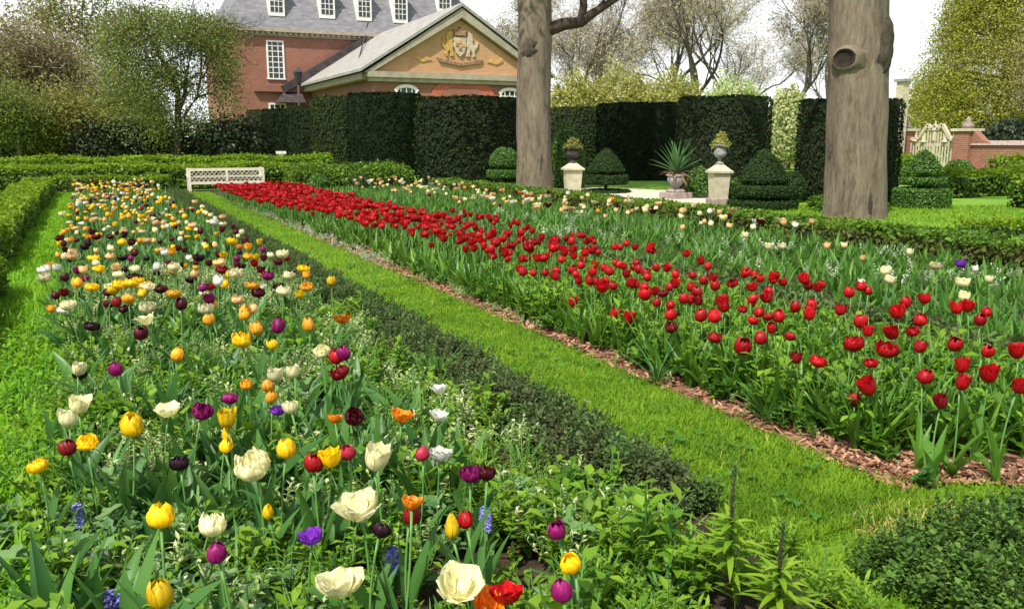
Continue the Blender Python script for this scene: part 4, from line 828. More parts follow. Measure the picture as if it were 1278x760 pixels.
# the bench looks at the far hedge: its lattice back is toward the garden
zb_ = .2
MB().box(-a, a, .07, .5, .38, .42).build('seat', M['creampaint'], r0, bevel=.008)
m = MB(); m.box(-a, a, 0, .05, bz - .08, bz); m.box(-a, a, 0, .05, zb_, zb_ + .08)
for x in (-a, -.035, a - .07): m.box(x, x + .07, -.005, .055, zb_ + .08, bz - .08)
m.build('back_frame', M['creampaint'], r0)
m = MB(); z0, z1 = zb_ + .08, bz - .08; st = .125
for lo, hi in ((-a + .07, -.035), (.035, a - .07)):
    for sg in (1, -1):
        x = lo - (z1 - z0)
        while x < hi:
            xa, za_, xb, zb2 = x, (z0 if sg > 0 else z1), x + (z1 - z0), (z1 if sg > 0 else z0)
            if xa < lo: za_ += sg * (lo - xa); xa = lo
            if xb > hi: zb2 -= sg * (xb - hi); xb = hi
            if xb - xa > .03: m.bar((xa, .025 + sg * .007, za_), (xb, .025 + sg * .007, zb2), .012, .028, (0, 1, 0))
            x += st
m.build('lattice', M['creampaint'], r0)
for sx in (-1, 1):
    for y0, hh in ((0, zb_), (.44, .62)): MB().box(sx * a - (.07 if sx > 0 else 0), sx * a + (0 if sx > 0 else .07), y0, y0 + .055, 0, hh).build('leg', M['creampaint'], r0)
    MB().box(sx * a - (.07 if sx > 0 else -.0), sx * a + (0 if sx > 0 else .07), .058, .52, .621, .66).build('armrest', M['creampaint'], r0)
MB().box(-a + .07, a - .07, .45, .48, .3, .378).build('apron', M['creampaint'], r0)

# small far posts and lamp
p = spot(355, 41); hh = zof(p[0], p[1], 189); r0 = tag(empty('white_post', (p[0], p[1], 0)), 'small white post standing before the dark yew row', 'post')
MB().box(-.12, .12, -.12, .12, 0, hh - .12).build('shaft', M['whitepaint'], r0); MB().box(-.2, .2, -.2, .2, hh - .12, hh).build('cap', M['whitepaint'], r0)
p = spot(380, 50); hh = zof(p[0], p[1], 84); r0 = tag(empty('lamp_post', (p[0], p[1], 0)), 'dark lamp post before the left corner of the gabled wing', 'lamp post')
MB().lathe([(.13, 0), (.1, .3), (.07, .5), (.06, hh - .9)], 10).build('pole', M['lead'], r0, True)
m = MB().lathe([(.12, hh - .9), (.26, hh - .3), (.28, hh - .28), (.05, hh)], 6); m.build('lantern', M['lead'], r0)
p = spot(1113, 42); hh = zof(p[0], p[1], 97); r0 = tag(empty('stone_pillar', (p[0], p[1], 0)), 'pale square pillar with dark cap above the yew drum right of the knotted trunk', 'pillar')
MB().box(-.2, .2, -.2, .2, 0, hh - .2).build('shaft', M['stone'], r0); MB().box(-.3, .3, -.3, .3, hh - .2, hh - .08).build('cap', M['greystone'], r0); 

# ------------------------------------------------------------------ brick garden wall and gate
X = 36.
gm = MB(); gl = hit_x(1211, 190, X); gy = gl[1]; wt = zof(X, gy - 3, 178)
def pier(px, ytop, label):
    q = hit_x(px, 190, X); h = zof(X, q[1], ytop + 14); zt = zof(X, q[1], ytop); r0 = tag(empty('brick_pier', (X, q[1], 0)), label, 'gate pier', 'brick gate piers')
    MB().box(-.4, .4, -.4, .4, 0, h).build('shaft', M['brick'], r0); MB().box(-.5, .5, -.5, .5, h, h + .12).build('cap', M['stone'], r0)
    MB().lathe([(.2, h + .12), (.26, h + .3), (.1, h + .45), (.14, h + .5), (.02, zt + .15)], 14).build('finial', M['lichen'], r0, True); return q[1]
ya = pier(1205, 150, 'brick gate pier with finial right of the white gothic gate'); yb = pier(1127, 150, 'brick gate pier left of the white gothic gate')
def wall(y0, y1, h, label, scroll=0):
    r0 = tag(empty('garden_wall', (X, (y0 + y1) / 2, 0)), label, 'wall', 'brick garden walls'); L = abs(y1 - y0) / 2
    MB().box(-.2, .2, -L, L, 0, h - .12).build('brickwork', M['brick'], r0); m = MB()
    m.add([(-.3, -L, h - .12), (-.3, L, h - .12), (0, L, h + .08), (0, -L, h + .08), (.3, L, h - .12), (.3, -L, h - .12)], [(0, 1, 2, 3), (3, 2, 4, 5), (0, 5, 4, 1), (0, 3, 5), (1, 4, 2)]); m.build('coping', M['lichen'], r0)
    if scroll: MB().add([(-.2, L, h - .1), (.2, L, h - .1), (.2, L, h + .55), (-.2, L, h + .55), (-.2, L - 1.1, h - .1), (.2, L - 1.1, h - .1), (-.2, L - .5, h + .12), (.2, L - .5, h + .12)], [(0, 1, 2, 3), (0, 3, 6, 4), (1, 5, 7, 2), (3, 2, 7, 6), (6, 7, 5, 4)]).build('ramp', M['brick'], r0)
wall(ya - 9, ya - .42, wt, 'low red brick wall with coping running right from the gate', 1)
wall(yb + .42, yb + 16, wt, 'brick wall glimpsed between yew drum and knotted trunk')
r0 = tag(empty('gothic_gate', (X, (ya + yb) / 2, 0)), 'white gothic garden gate with pinnacles between brick piers', 'gate'); L = abs(yb - ya) / 2 - .42
zc = zof(X, (ya + yb) / 2, 150)
gp = lambda f: f * L
m = MB(); prof = [(-L, 0), (L, 0), (L, 1.55), (L * .8, 1.5), (L * .62, 1.62), (L * .45, 1.95), (L * .3, 2.2), (L * .12, zc - .45), (0, zc - .25), (-L * .12, zc - .45), (-L * .3, 2.2), (-L * .45, 1.95), (-L * .62, 1.62), (-L * .8, 1.5), (-L, 1.55)]
# outer arch as posts and beams following the ogee, open between
pts = [(y, z) for y, z in prof[2:]]
for (y0_, z0_), (y1_, z1_) in zip(pts[:-1], pts[1:]): m.bar((0, y0_, z0_), (0, y1_, z1_), .14, .16, (1, 0, 0))
m.build('arch', M['stone'], r0)
m = MB()
for y0_, zz in ((0, zc), (-L * .45, zc - .55), (L * .45, zc - .55), (-L * .8, 1.9), (L * .8, 1.9)): m.lathe([(.1, 1.45), (.1, zz - .5), (.16, zz - .46), (.09, zz - .4), (.01, zz)], 8, (0, y0_, 0))
m.build('pinnacle', M['stone'], r0)
for s in (-1, 1):
    m = MB(); 
    for i in range(9):
        y_ = s * (.05 + (L * .98 - .05) * i / 8); zt = 1.5 + .5 * (1 - abs(y_) / L); m.box(-.02, .02, y_ - .035, y_ + .035, .1, zt)
    m.box(.021, .06, min(s * .04, s * L * .99), max(s * .04, s * L * .99), .25, .37); m.box(.021, .06, min(s * .04, s * L * .99), max(s * .04, s * L * .99), 1.2, 1.32); m.build('gate_leaf', M['stone'], r0)

# ------------------------------------------------------------------ the mansion
YW, YM = 53.7, 70.8
c0 = hit_y(455, 91, YW); ap = hit_y(574, 11, YW); xw0 = c0[0]; xap = ap[0]; xw1 = 2 * xap - xw0; ze = c0[2]; za = ap[2]
house = tag(empty('brick_mansion', (xap, YW, 0)), 'large red brick mansion with slate roof, dormers and a gabled wing in front', 'building'); o0 = np.array([xap, YW, 0])
def hb(): return MB()
def place(o): o.location = (-xap, -YW, 0); return o         # built in world coordinates under the house empty
hw = (xw1 - xw0) / 2
place(hb().box(xw0 + .5, xw1 - .5, YW + .02, YM + .3, 0, ze - .3).build('wing_wall', M['brick'], house))
# pediment: ochre brick, with white cornice
place(hb().prism([(xw0 + .7, ze + .12), (xw1 - .7, ze + .12), (xap, za - .65)], YW + .05, YW + .35).build('pediment', M['ochre'], house))
m = hb(); m.box(xw0 + .1, xw1 - .1, YW - .35, YW + .4, ze - .25, ze + .1); m.box(xw0 + .25, xw1 - .25, YW - .2, YW + .3, ze - .5, ze - .252)
for s in (-1, 1):
    A_, B_ = (xap + s * (hw + .1), ze + .02), (xap, za - .02); C_, D_ = (xap, za - .6), (xap + s * (hw - .55), ze + .12)
    m.prism([A_, B_, C_, D_] if s > 0 else [A_, D_, C_, B_], YW - .35, YW + .2)
place(m.build('cornice', M['cornice'], house))
m = hb(); e = .35
for s in (-1, 1):
    a_, b_ = (xap + s * (hw + e), ze + .06), (xap + s * .0, za + .1); c_, d_ = (xap, za + .3), (xap + s * (hw + e), ze + .24)
    m.prism([a_, b_, c_, d_] if s < 0 else [a_, d_, c_, b_], YW - .45, YM + .2)
place(m.build('wing_roof', M['shingle'], house))
m = hb(); m.box(xw0 - .1, xw0 + .52, YW + .4, YM, ze - .35, ze + .05); place(m.build('eaves_cornice', M['cornice'], house))
# arched brick niche and windows in the wing front
def arch_poly(cx, w_, z0, zs, n=10): return [(cx - w_ / 2, z0), (cx + w_ / 2, z0)] + [(cx + w_ / 2 * cos(t), zs + w_ * .22 * sin(t)) for t in np.linspace(0, pi, n)]
pc = hit_y(578, 108, YW); place(hb().prism(arch_poly(pc[0], 4.4, 0, pc[2] - .5), YW - .06, YW + .018).build('brick_arch', M['rubbed'], house))
place(hb().prism(arch_poly(pc[0], 3.2, 0, pc[2] - .75), YW - .1, YW - .062).build('recess_panel', M['brick'], house))
def window(cx, z0, z1, w_, y, nx=3, nz=5, arch=False, name='window'):
    m = hb(); t = .13
    if arch:
        out = arch_poly(cx, w_, z0, z1 - w_ * .22)
        m.box(cx - w_ / 2, cx - w_ / 2 + t, y - .08, y + .01, z0, z1 - w_ * .22); m.box(cx + w_ / 2 - t, cx + w_ / 2, y - .08, y + .01, z0, z1 - w_ * .22)
        ar = [(cx + (w_ / 2) * cos(a), z1 - w_ * .22 + w_ * .22 * sin(a)) for a in np.linspace(0, pi, 9)]
        for (xa, za_), (xb, zb_) in zip(ar[:-1], ar[1:]): m.bar((xa, y - .035, za_ - .04), (xb, y - .035, zb_ - .04), .09, .2)
    else:
        m.box(cx - w_ / 2, cx - w_ / 2 + t, y - .08, y + .01, z0, z1); m.box(cx + w_ / 2 - t, cx + w_ / 2, y - .08, y + .01, z0, z1); m.box(cx - w_ / 2 + t, cx + w_ / 2 - t, y - .08, y + .01, z1 - t, z1)
    m.box(cx - w_ / 2 - .05, cx + w_ / 2 + .05, y - .12, y + .01, z0 - .1, z0)
    for i in range(1, nx): x = cx - w_ / 2 + w_ * i / nx; m.box(x - .03, x + .03, y - .05, y - .02, z0, z1 - (w_ * .12 if arch else t))
    for i in range(1, nz): z = z0 + (z1 - z0) * i / nz; m.box(cx - w_ / 2 + t, cx + w_ / 2 - t, y - .047, y - .023, z - .03, z + .03)
    o = place(m.build(name, M['whitepaint'], house)); g_ = hb()
    g_.prism(arch_poly(cx, w_ - .1, z0 + .01, z1 - w_ * .22 - .08) if arch else [(cx - w_ / 2 + .02, z0 + .01), (cx + w_ / 2 - .02, z0 + .01), (cx + w_ / 2 - .02, z1 - .02), (cx - w_ / 2 + .02, z1 - .02)], y - .018, y + .006)
    g_.build('pane', M['glass'], o)
for px, py in ((507, 107), (636, 111), ): q = hit_y(px, py, YW); window(q[0], q[2] - 3.0, q[2], 1.45, YW + .015, 4, 6, True)
# carved coat of arms in the pediment
q = hit_y(574, 58, YW); cx, cz = q[0], q[2]; y_ = YW + .045
def slab(name, poly, mat, th, sc=1.): place(hb().prism([(cx + x * sc, cz + z * sc) for x, z in poly], y_ - th, y_).build(name, M[mat], house, bevel=.03))
sh = [(-.42, .55), (.42, .55), (.44, .0), (.3, -.42), (0, -.7), (-.3, -.42), (-.44, 0)]
slab('arms_shield', sh, 'carvestone', .12); slab('arms_crown', [(-.35, .62), (.35, .62), (.5, 1.05), (.2, .9), (0, 1.25), (-.2, .9), (-.5, 1.05)], 'darkcarve', .18)
lion = [(-.46, -.72), (-.52, -.4), (-.56, -.15), (-.47, -.05), (-.42, .12), (-.5, .2), (-.62, .22), (-.5, .34), (-.43, .52), (-.55, .55), (-.62, .5), (-.6, .72), (-.5, .82), (-.58, 1.0), (-.7, .93), (-.8, 1.06), (-.88, .9), (-1.0, .92), (-.97, .72), (-1.08, .6), (-.98, .42), (-1.0, .1), (-1.12, -.05), (-1.25, .1), (-1.22, .4), (-1.36, .62), (-1.3, .32), (-1.4, .05), (-1.2, -.2), (-1.08, -.32), (-1.18, -.55), (-1.05, -.75), (-.9, -.72), (-.95, -.5), (-.82, -.28), (-.72, -.5), (-.78, -.72)]
horse = [(.44, -.72), (.52, -.4), (.58, -.12), (.46, .0), (.42, .2), (.56, .25), (.5, .42), (.42, .55), (.56, .58), (.58, .72), (.48, .82), (.56, .95), (.46, 1.3), (.66, 1.0), (.8, .98), (.92, .8), (1.0, .6), (.96, .3), (1.08, .0), (1.22, .1), (1.3, .4), (1.42, .35), (1.36, .0), (1.18, -.2), (1.1, -.38), (1.2, -.6), (1.05, -.75), (.92, -.72), (.96, -.5), (.82, -.26), (.72, -.45), (.76, -.72)]
slab('arms_lion', lion[::-1], 'gold', .1, .92); slab('arms_unicorn', horse[::-1], 'carvestone', .1, .92)
for k_, (qx, qz) in enumerate(((0, .25), (-.2, .05), (.2, .05), (0, -.2))): slab('arms_quarter', [(qx - .12, qz - .12), (qx + .12, qz - .12), (qx + .12, qz + .12), (qx - .12, qz + .12)], ('gold', 'darkcarve')[k_ % 2], .15)
slab('arms_ribbon', [(-1.6, -.75), (-.6, -.95), (0, -1.02), (.6, -.95), (1.6, -.75), (1.45, -1.05), (.5, -1.2), (0, -1.28), (-.5, -1.2), (-1.45, -1.05)][::-1], 'darkcarve', .12)
for s in (-1, 1): slab('carved_scroll', [(s * 1.9, -.95), (s * 2.3, -.7), (s * 2.6, -.85), (s * 3., -.6), (s * 3.1, -.85), (s * 2.6, -1.1), (s * 2.2, -1.)][::s], 'gold', .06)
# main block
cl = hit_y(279, 33, YM); xm0 = cl[0]; zc_ = cl[2]; xm1 = hit_y(606, 20, YM)[0]
place(hb().box(xm0 + .3, xm1, YM + .02, YM + 15, 0, zc_ - .55).build('main_wall', M['brick'], house))
m = hb(); m.box(xm0 - .15, xm1 + .2, YM - .45, YM + 15.4, zc_ - .25, zc_); m.box(xm0 + .1, xm1, YM - .15, YM + 15.2, zc_ - .55, zc_ - .252)
for i in range(int((xm1 - xm0 - .4) / .42)): x = xm0 + .2 + i * .42; m.box(x, x + .2, YM - .34, YM - .152, zc_ - .45, zc_ - .253)
place(m.build('main_cornice', M['cornice'], house))
m = hb(); x0, x1, y0, y1 = xm0 - .1, xm1 + .1, YM - .4, YM + 15.3; zr = zc_ + 6.5; i_ = 3.6; m.add([(x0, y0, zc_ + .003), (x1, y0, zc_ + .003), (x1, y1, zc_ + .003), (x0, y1, zc_ + .003), (x0 + i_, y0 + i_, zr), (x1 - i_, y0 + i_, zr), (x1 - i_, y1 - i_, zr), (x0 + i_, y1 - i_, zr)], [(0, 1, 5, 4), (1, 2, 6, 5), (2, 3, 7, 6), (3, 0, 4, 7), (4, 5, 6, 7), (3, 2, 1, 0)]); place(m.build('main_roof', M['slate'], house))
for px, pyb in ((344, 18), (407, 21), (453, 24), (498, 27), (556, 12)):
    q = hit_y(px, pyb, YM + .5); x, z0 = q[0], q[2]; w_ = .62; y = YM - .4 + (z0 - zc_) * i_ / 6.5 - .25; m = hb()
    m.box(x - w_, x + w_, y + .05, y + 3, z0 - .2, z0 + 2.3); m.prism([(x - w_ - .15, z0 + 2.3), (x + w_ + .15, z0 + 2.3), (x, z0 + 2.95)], y - .05, y + 3.2)
    d_ = place(m.build('dormer', M['whitepaint'], house)); g_ = hb(); g_.box(x - w_ + .16, x + w_ - .16, y + .03, y + .047, z0 + .1, z0 + 2.1); g_.build('pane', M['glass'], d_); g_ = hb()
    for i in (1, 2): g_.box(x - w_ + .16 + (2 * w_ - .32) * i / 3 - .025, x - w_ + .16 + (2 * w_ - .32) * i / 3 + .025, y + .01, y + .028, z0 + .1, z0 + 2.1)
    for i in (1, 2, 3, 4): g_.box(x - w_ + .16, x + w_ - .16, y + .012, y + .026, z0 + .1 + .4 * i - .025, z0 + .1 + .4 * i + .025)
    g_.build('muntins', M['whitepaint'], d_)
q0, q1 = hit_y(345, 98, YM), hit_y(345, 51, YM); window(q0[0], q0[2], q1[2], 1.35, YM + .015, 3, 7)
q1 = hit_y(346, 129, YM); window(q1[0], q1[2] - 2.6, q1[2], 1.35, YM + .015, 3, 6)
A_, B_ = hit_y(459, 49, YM - .4), hit_y(353, 112, YM - .4); place(hb().bar(A_, B_, .5, .55).build('roof_shadow_bar', M['lead'], house))  # dark slanted bar standing in for the wing roof's shadow on the wall
A_, B_ = hit_y(300, 108, YM - .2), hit_y(386, 112, YM - .2); place(hb().box(A_[0] + 1, B_[0], YM - .3, YM + .015, A_[2] - .35, A_[2] + .15).build('string_course', M['brick'], house))
A_ = hit_y(346, 128, YM - 1.2); B_ = hit_y(380, 113, YM - 1.2); m = hb(); m.add([(A_[0], YM - 1.6, A_[2]), (B_[0], YM - 1.6, A_[2]), (B_[0], YM - .05, B_[2]), (A_[0] + .8, YM - .05, B_[2]), (A_[0], YM - .05, A_[2]), (B_[0], YM - .05, A_[2])], [(0, 1, 2, 3), (0, 3, 4), (0, 4, 5, 1), (1, 5, 2)]); place(m.build('porch_roof', M['lead'], house))
m = hb(); m.tube([hit_y(444, 91, YW + 2), hit_y(449, 70, YW + 8), hit_y(455, 47, YM - .5), hit_y(460, 25, YM + .2), hit_y(470, -4, YM + 2)], .05, 5); place(m.build('lightning_cable', M['lead'], house))

# ------------------------------------------------------------------ flowers
def petals(kind, seed):
    """closed cup, open goblet, wide or double flower, narrow bud: unit = metres, base at the origin"""
    r_ = random.Random(seed); t = T()
    if kind == 'cup': sets = [(3, .031, .066, 0., 1.05), (3, .028, .063, 60., 1.02)]; prof = [(0, .22), (.14, .76), (.36, 1.0), (.62, .98), (.84, .78), (1, .42)]
    elif kind == 'goblet': sets = [(3, .031, .066, 0., 1.0), (3, .028, .064, 60., 1.0)]; prof = [(0, .2), (.14, .7), (.36, .98), (.62, 1.05), (.84, 1.08), (1, 1.12)]
    elif kind == 'wide': sets = [(3, .036, .062, 0., .98), (3, .034, .066, 60., .98), (3, .022, .062, 25., .95)]; prof = [(0, .2), (.14, .72), (.36, 1.12), (.62, 1.36), (.84, 1.52), (1, 1.62)]
    elif kind == 'double': sets = [(5, .038, .058, 0., .8), (5, .034, .068, 36., .8), (4, .024, .068, 15., .8), (3, .014, .066, 50., .8)]; prof = [(0, .2), (.14, .7), (.36, 1.08), (.62, 1.2), (.84, 1.08), (1, .85)]
    else: sets = [(3, .018, .062, 0., 1.1), (3, .016, .06, 60., 1.05)]; prof = [(0, .3), (.14, .8), (.36, 1.0), (.62, .85), (.84, .5), (1, .12)]
    nv, ns = 8, 7; pt = np.array(prof)
    for n, R_, H, a0, aw in sets:
        for k in range(n):
            op = r_.uniform(-.2, .26) + (r_.uniform(-.1, .3) if kind in ('wide', 'double') else 0); hh = H * r_.uniform(.86, 1.08); ph = R(a0 + 360 * k / n + r_.uniform(-11, 11)); V = []
            wv = r_.uniform(0, 6)
            for i in range(nv):
                q = i / (nv - 1); rad = R_ * (np.interp(q, pt[:, 0], pt[:, 1]) + op * q * q); A = aw * np.interp(q, [0, .12, .35, .6, .82, .94, 1], [.75, 1.0, 1.12, 1.08, .82, .45, .07])
                if kind in ('wide', 'double'): A *= .85
                for j in range(ns):
                    s_ = 2 * j / (ns - 1) - 1; rr_ = rad * (1 + .07 * s_ * s_ * (1 - q) - .05 * (1 - s_ * s_) * q) + (.003 * sin(s_ * 5 + wv) * q if kind in ('wide', 'double') else .0012 * sin(s_ * 4 + wv) * q)
                    V.append((rr_ * cos(ph + s_ * A), rr_ * sin(ph + s_ * A), hh * (q - .06 * s_ * s_ * q)))
            F = [(i * ns + j, i * ns + j + 1, (i + 1) * ns + j + 1, (i + 1) * ns + j) for i in range(nv - 1) for j in range(ns - 1)]
            t.join(T(V, F), mi=0)
    for k in range(6):                      # stamens
        a = k * pi / 3; t.join(strip(.022, .004, .15, .1, 1), rz(a), (.004 * cos(a), .004 * sin(a), .004), mi=1)
    return t
FLW = {}
KW = dict(cup=.066, goblet=.07, wide=.105, double=.095, bud=.037)
def flower_mesh(kind, col, v=0):
    key = (kind, col, v)
    if key not in FLW:
        t = petals(kind, v * 7 + 3); FLW[key] = mesh_np('flower', t.V, t.F, mats=[M['p_' + col], M['core']], mi4=t.M, smooth=True)
    return FLW[key]
STEM = []
for v in range(3):
    b = [(.012, .006), (-.01, .012), (.006, -.012)][v]; m = MB().tube([(b[0] * sin(q * 3), b[1] * sin(q * 2.4), q * 1.) for q in np.linspace(0, 1, 7)], [.0042, .004, .0038, .0036, .0035, .0035, .004], 7)
    me = bpy.data.meshes.new('stem'); me.from_pydata(m.v, [], m.f); me.materials.append(M['stem']); me.polygons.foreach_set('use_smooth', [True] * len(m.f)); STEM.append(me)
LEAFM = {}
def leaf_mesh(mat, v):
    key = (mat, v)
    if key not in LEAFM:
        t = leaf([.26, .22, .3][v], [.05, .06, .042][v], [.15, .35, .08][v], [.5, .8, .35][v], 7, .3, 'lance', [.3, -.4, .5][v]); LEAFM[key] = mesh_np('leaf', t.V, t.F, mats=[M[mat]], smooth=True)
    return LEAFM[key]
KIND_NAME = dict(yellow='yellow_tulip', amber='amber_tulip', cream='cream_tulip', white='white_tulip', purple='purple_tulip', maroon='maroon_tulip', black='dark_tulip', red='red_tulip', pinkred='pink_tulip', orange='orange_tulip', peach='peach_tulip', dkred='dark_red_tulip', violet='violet_tulip')
def tulip(px, py, wpx, kind, col, z, label, group=None, leafm='tulipleaf', nl=2, pos=None, sc=None):
    """one tulip with flower, stem and leaves, standing where the photo shows it"""
    if pos is None:
        p = at(px, py, z); sc = min(1.5, wpx / FPX * depth(p) / KW[kind])
    else: p = np.array(pos)
    zb = max(.06, z - .033 * sc); r_ = random
    root = tag(empty(KIND_NAME[col], (p[0] + r_.uniform(-.06, .06), p[1] + r_.uniform(-.06, .06), .004)), label, col_cat(col), group)
    base = np.array(root.location); d = np.array([p[0], p[1], 0]) - base
    s = link('stem', r_.choice(STEM), root, (0, 0, 0), (-math.atan2(d[1], zb), math.atan2(d[0], zb), 0), (1, 1, zb))
    link('flower', flower_mesh(kind, col, r_.randint(0, 5)), root, (d[0], d[1], zb - .006), (r_.gauss(0, .2), r_.gauss(0, .2), r_.uniform(0, 6)), (sc * r_.uniform(.9, 1.08), sc * r_.uniform(.9, 1.08), sc * r_.uniform(.92, 1.12)))
    for k in range(nl): q = r_.uniform(.75, 1.15) * min(1.2, zb / .36 + .25) * (.82 if leafm == 'redleaf' else 1); link('leaf', leaf_mesh(leafm, r_.randint(0, 2)), root, (0, 0, .0), (0, 0, r_.uniform(0, 6.28)), (q, q, q))
    return root
def col_cat(c): return KIND_NAME[c].replace('_', ' ')
L_ = {'c': 'cup', 'g': 'goblet', 'w': 'wide', 'd': 'double', 'b': 'bud'}
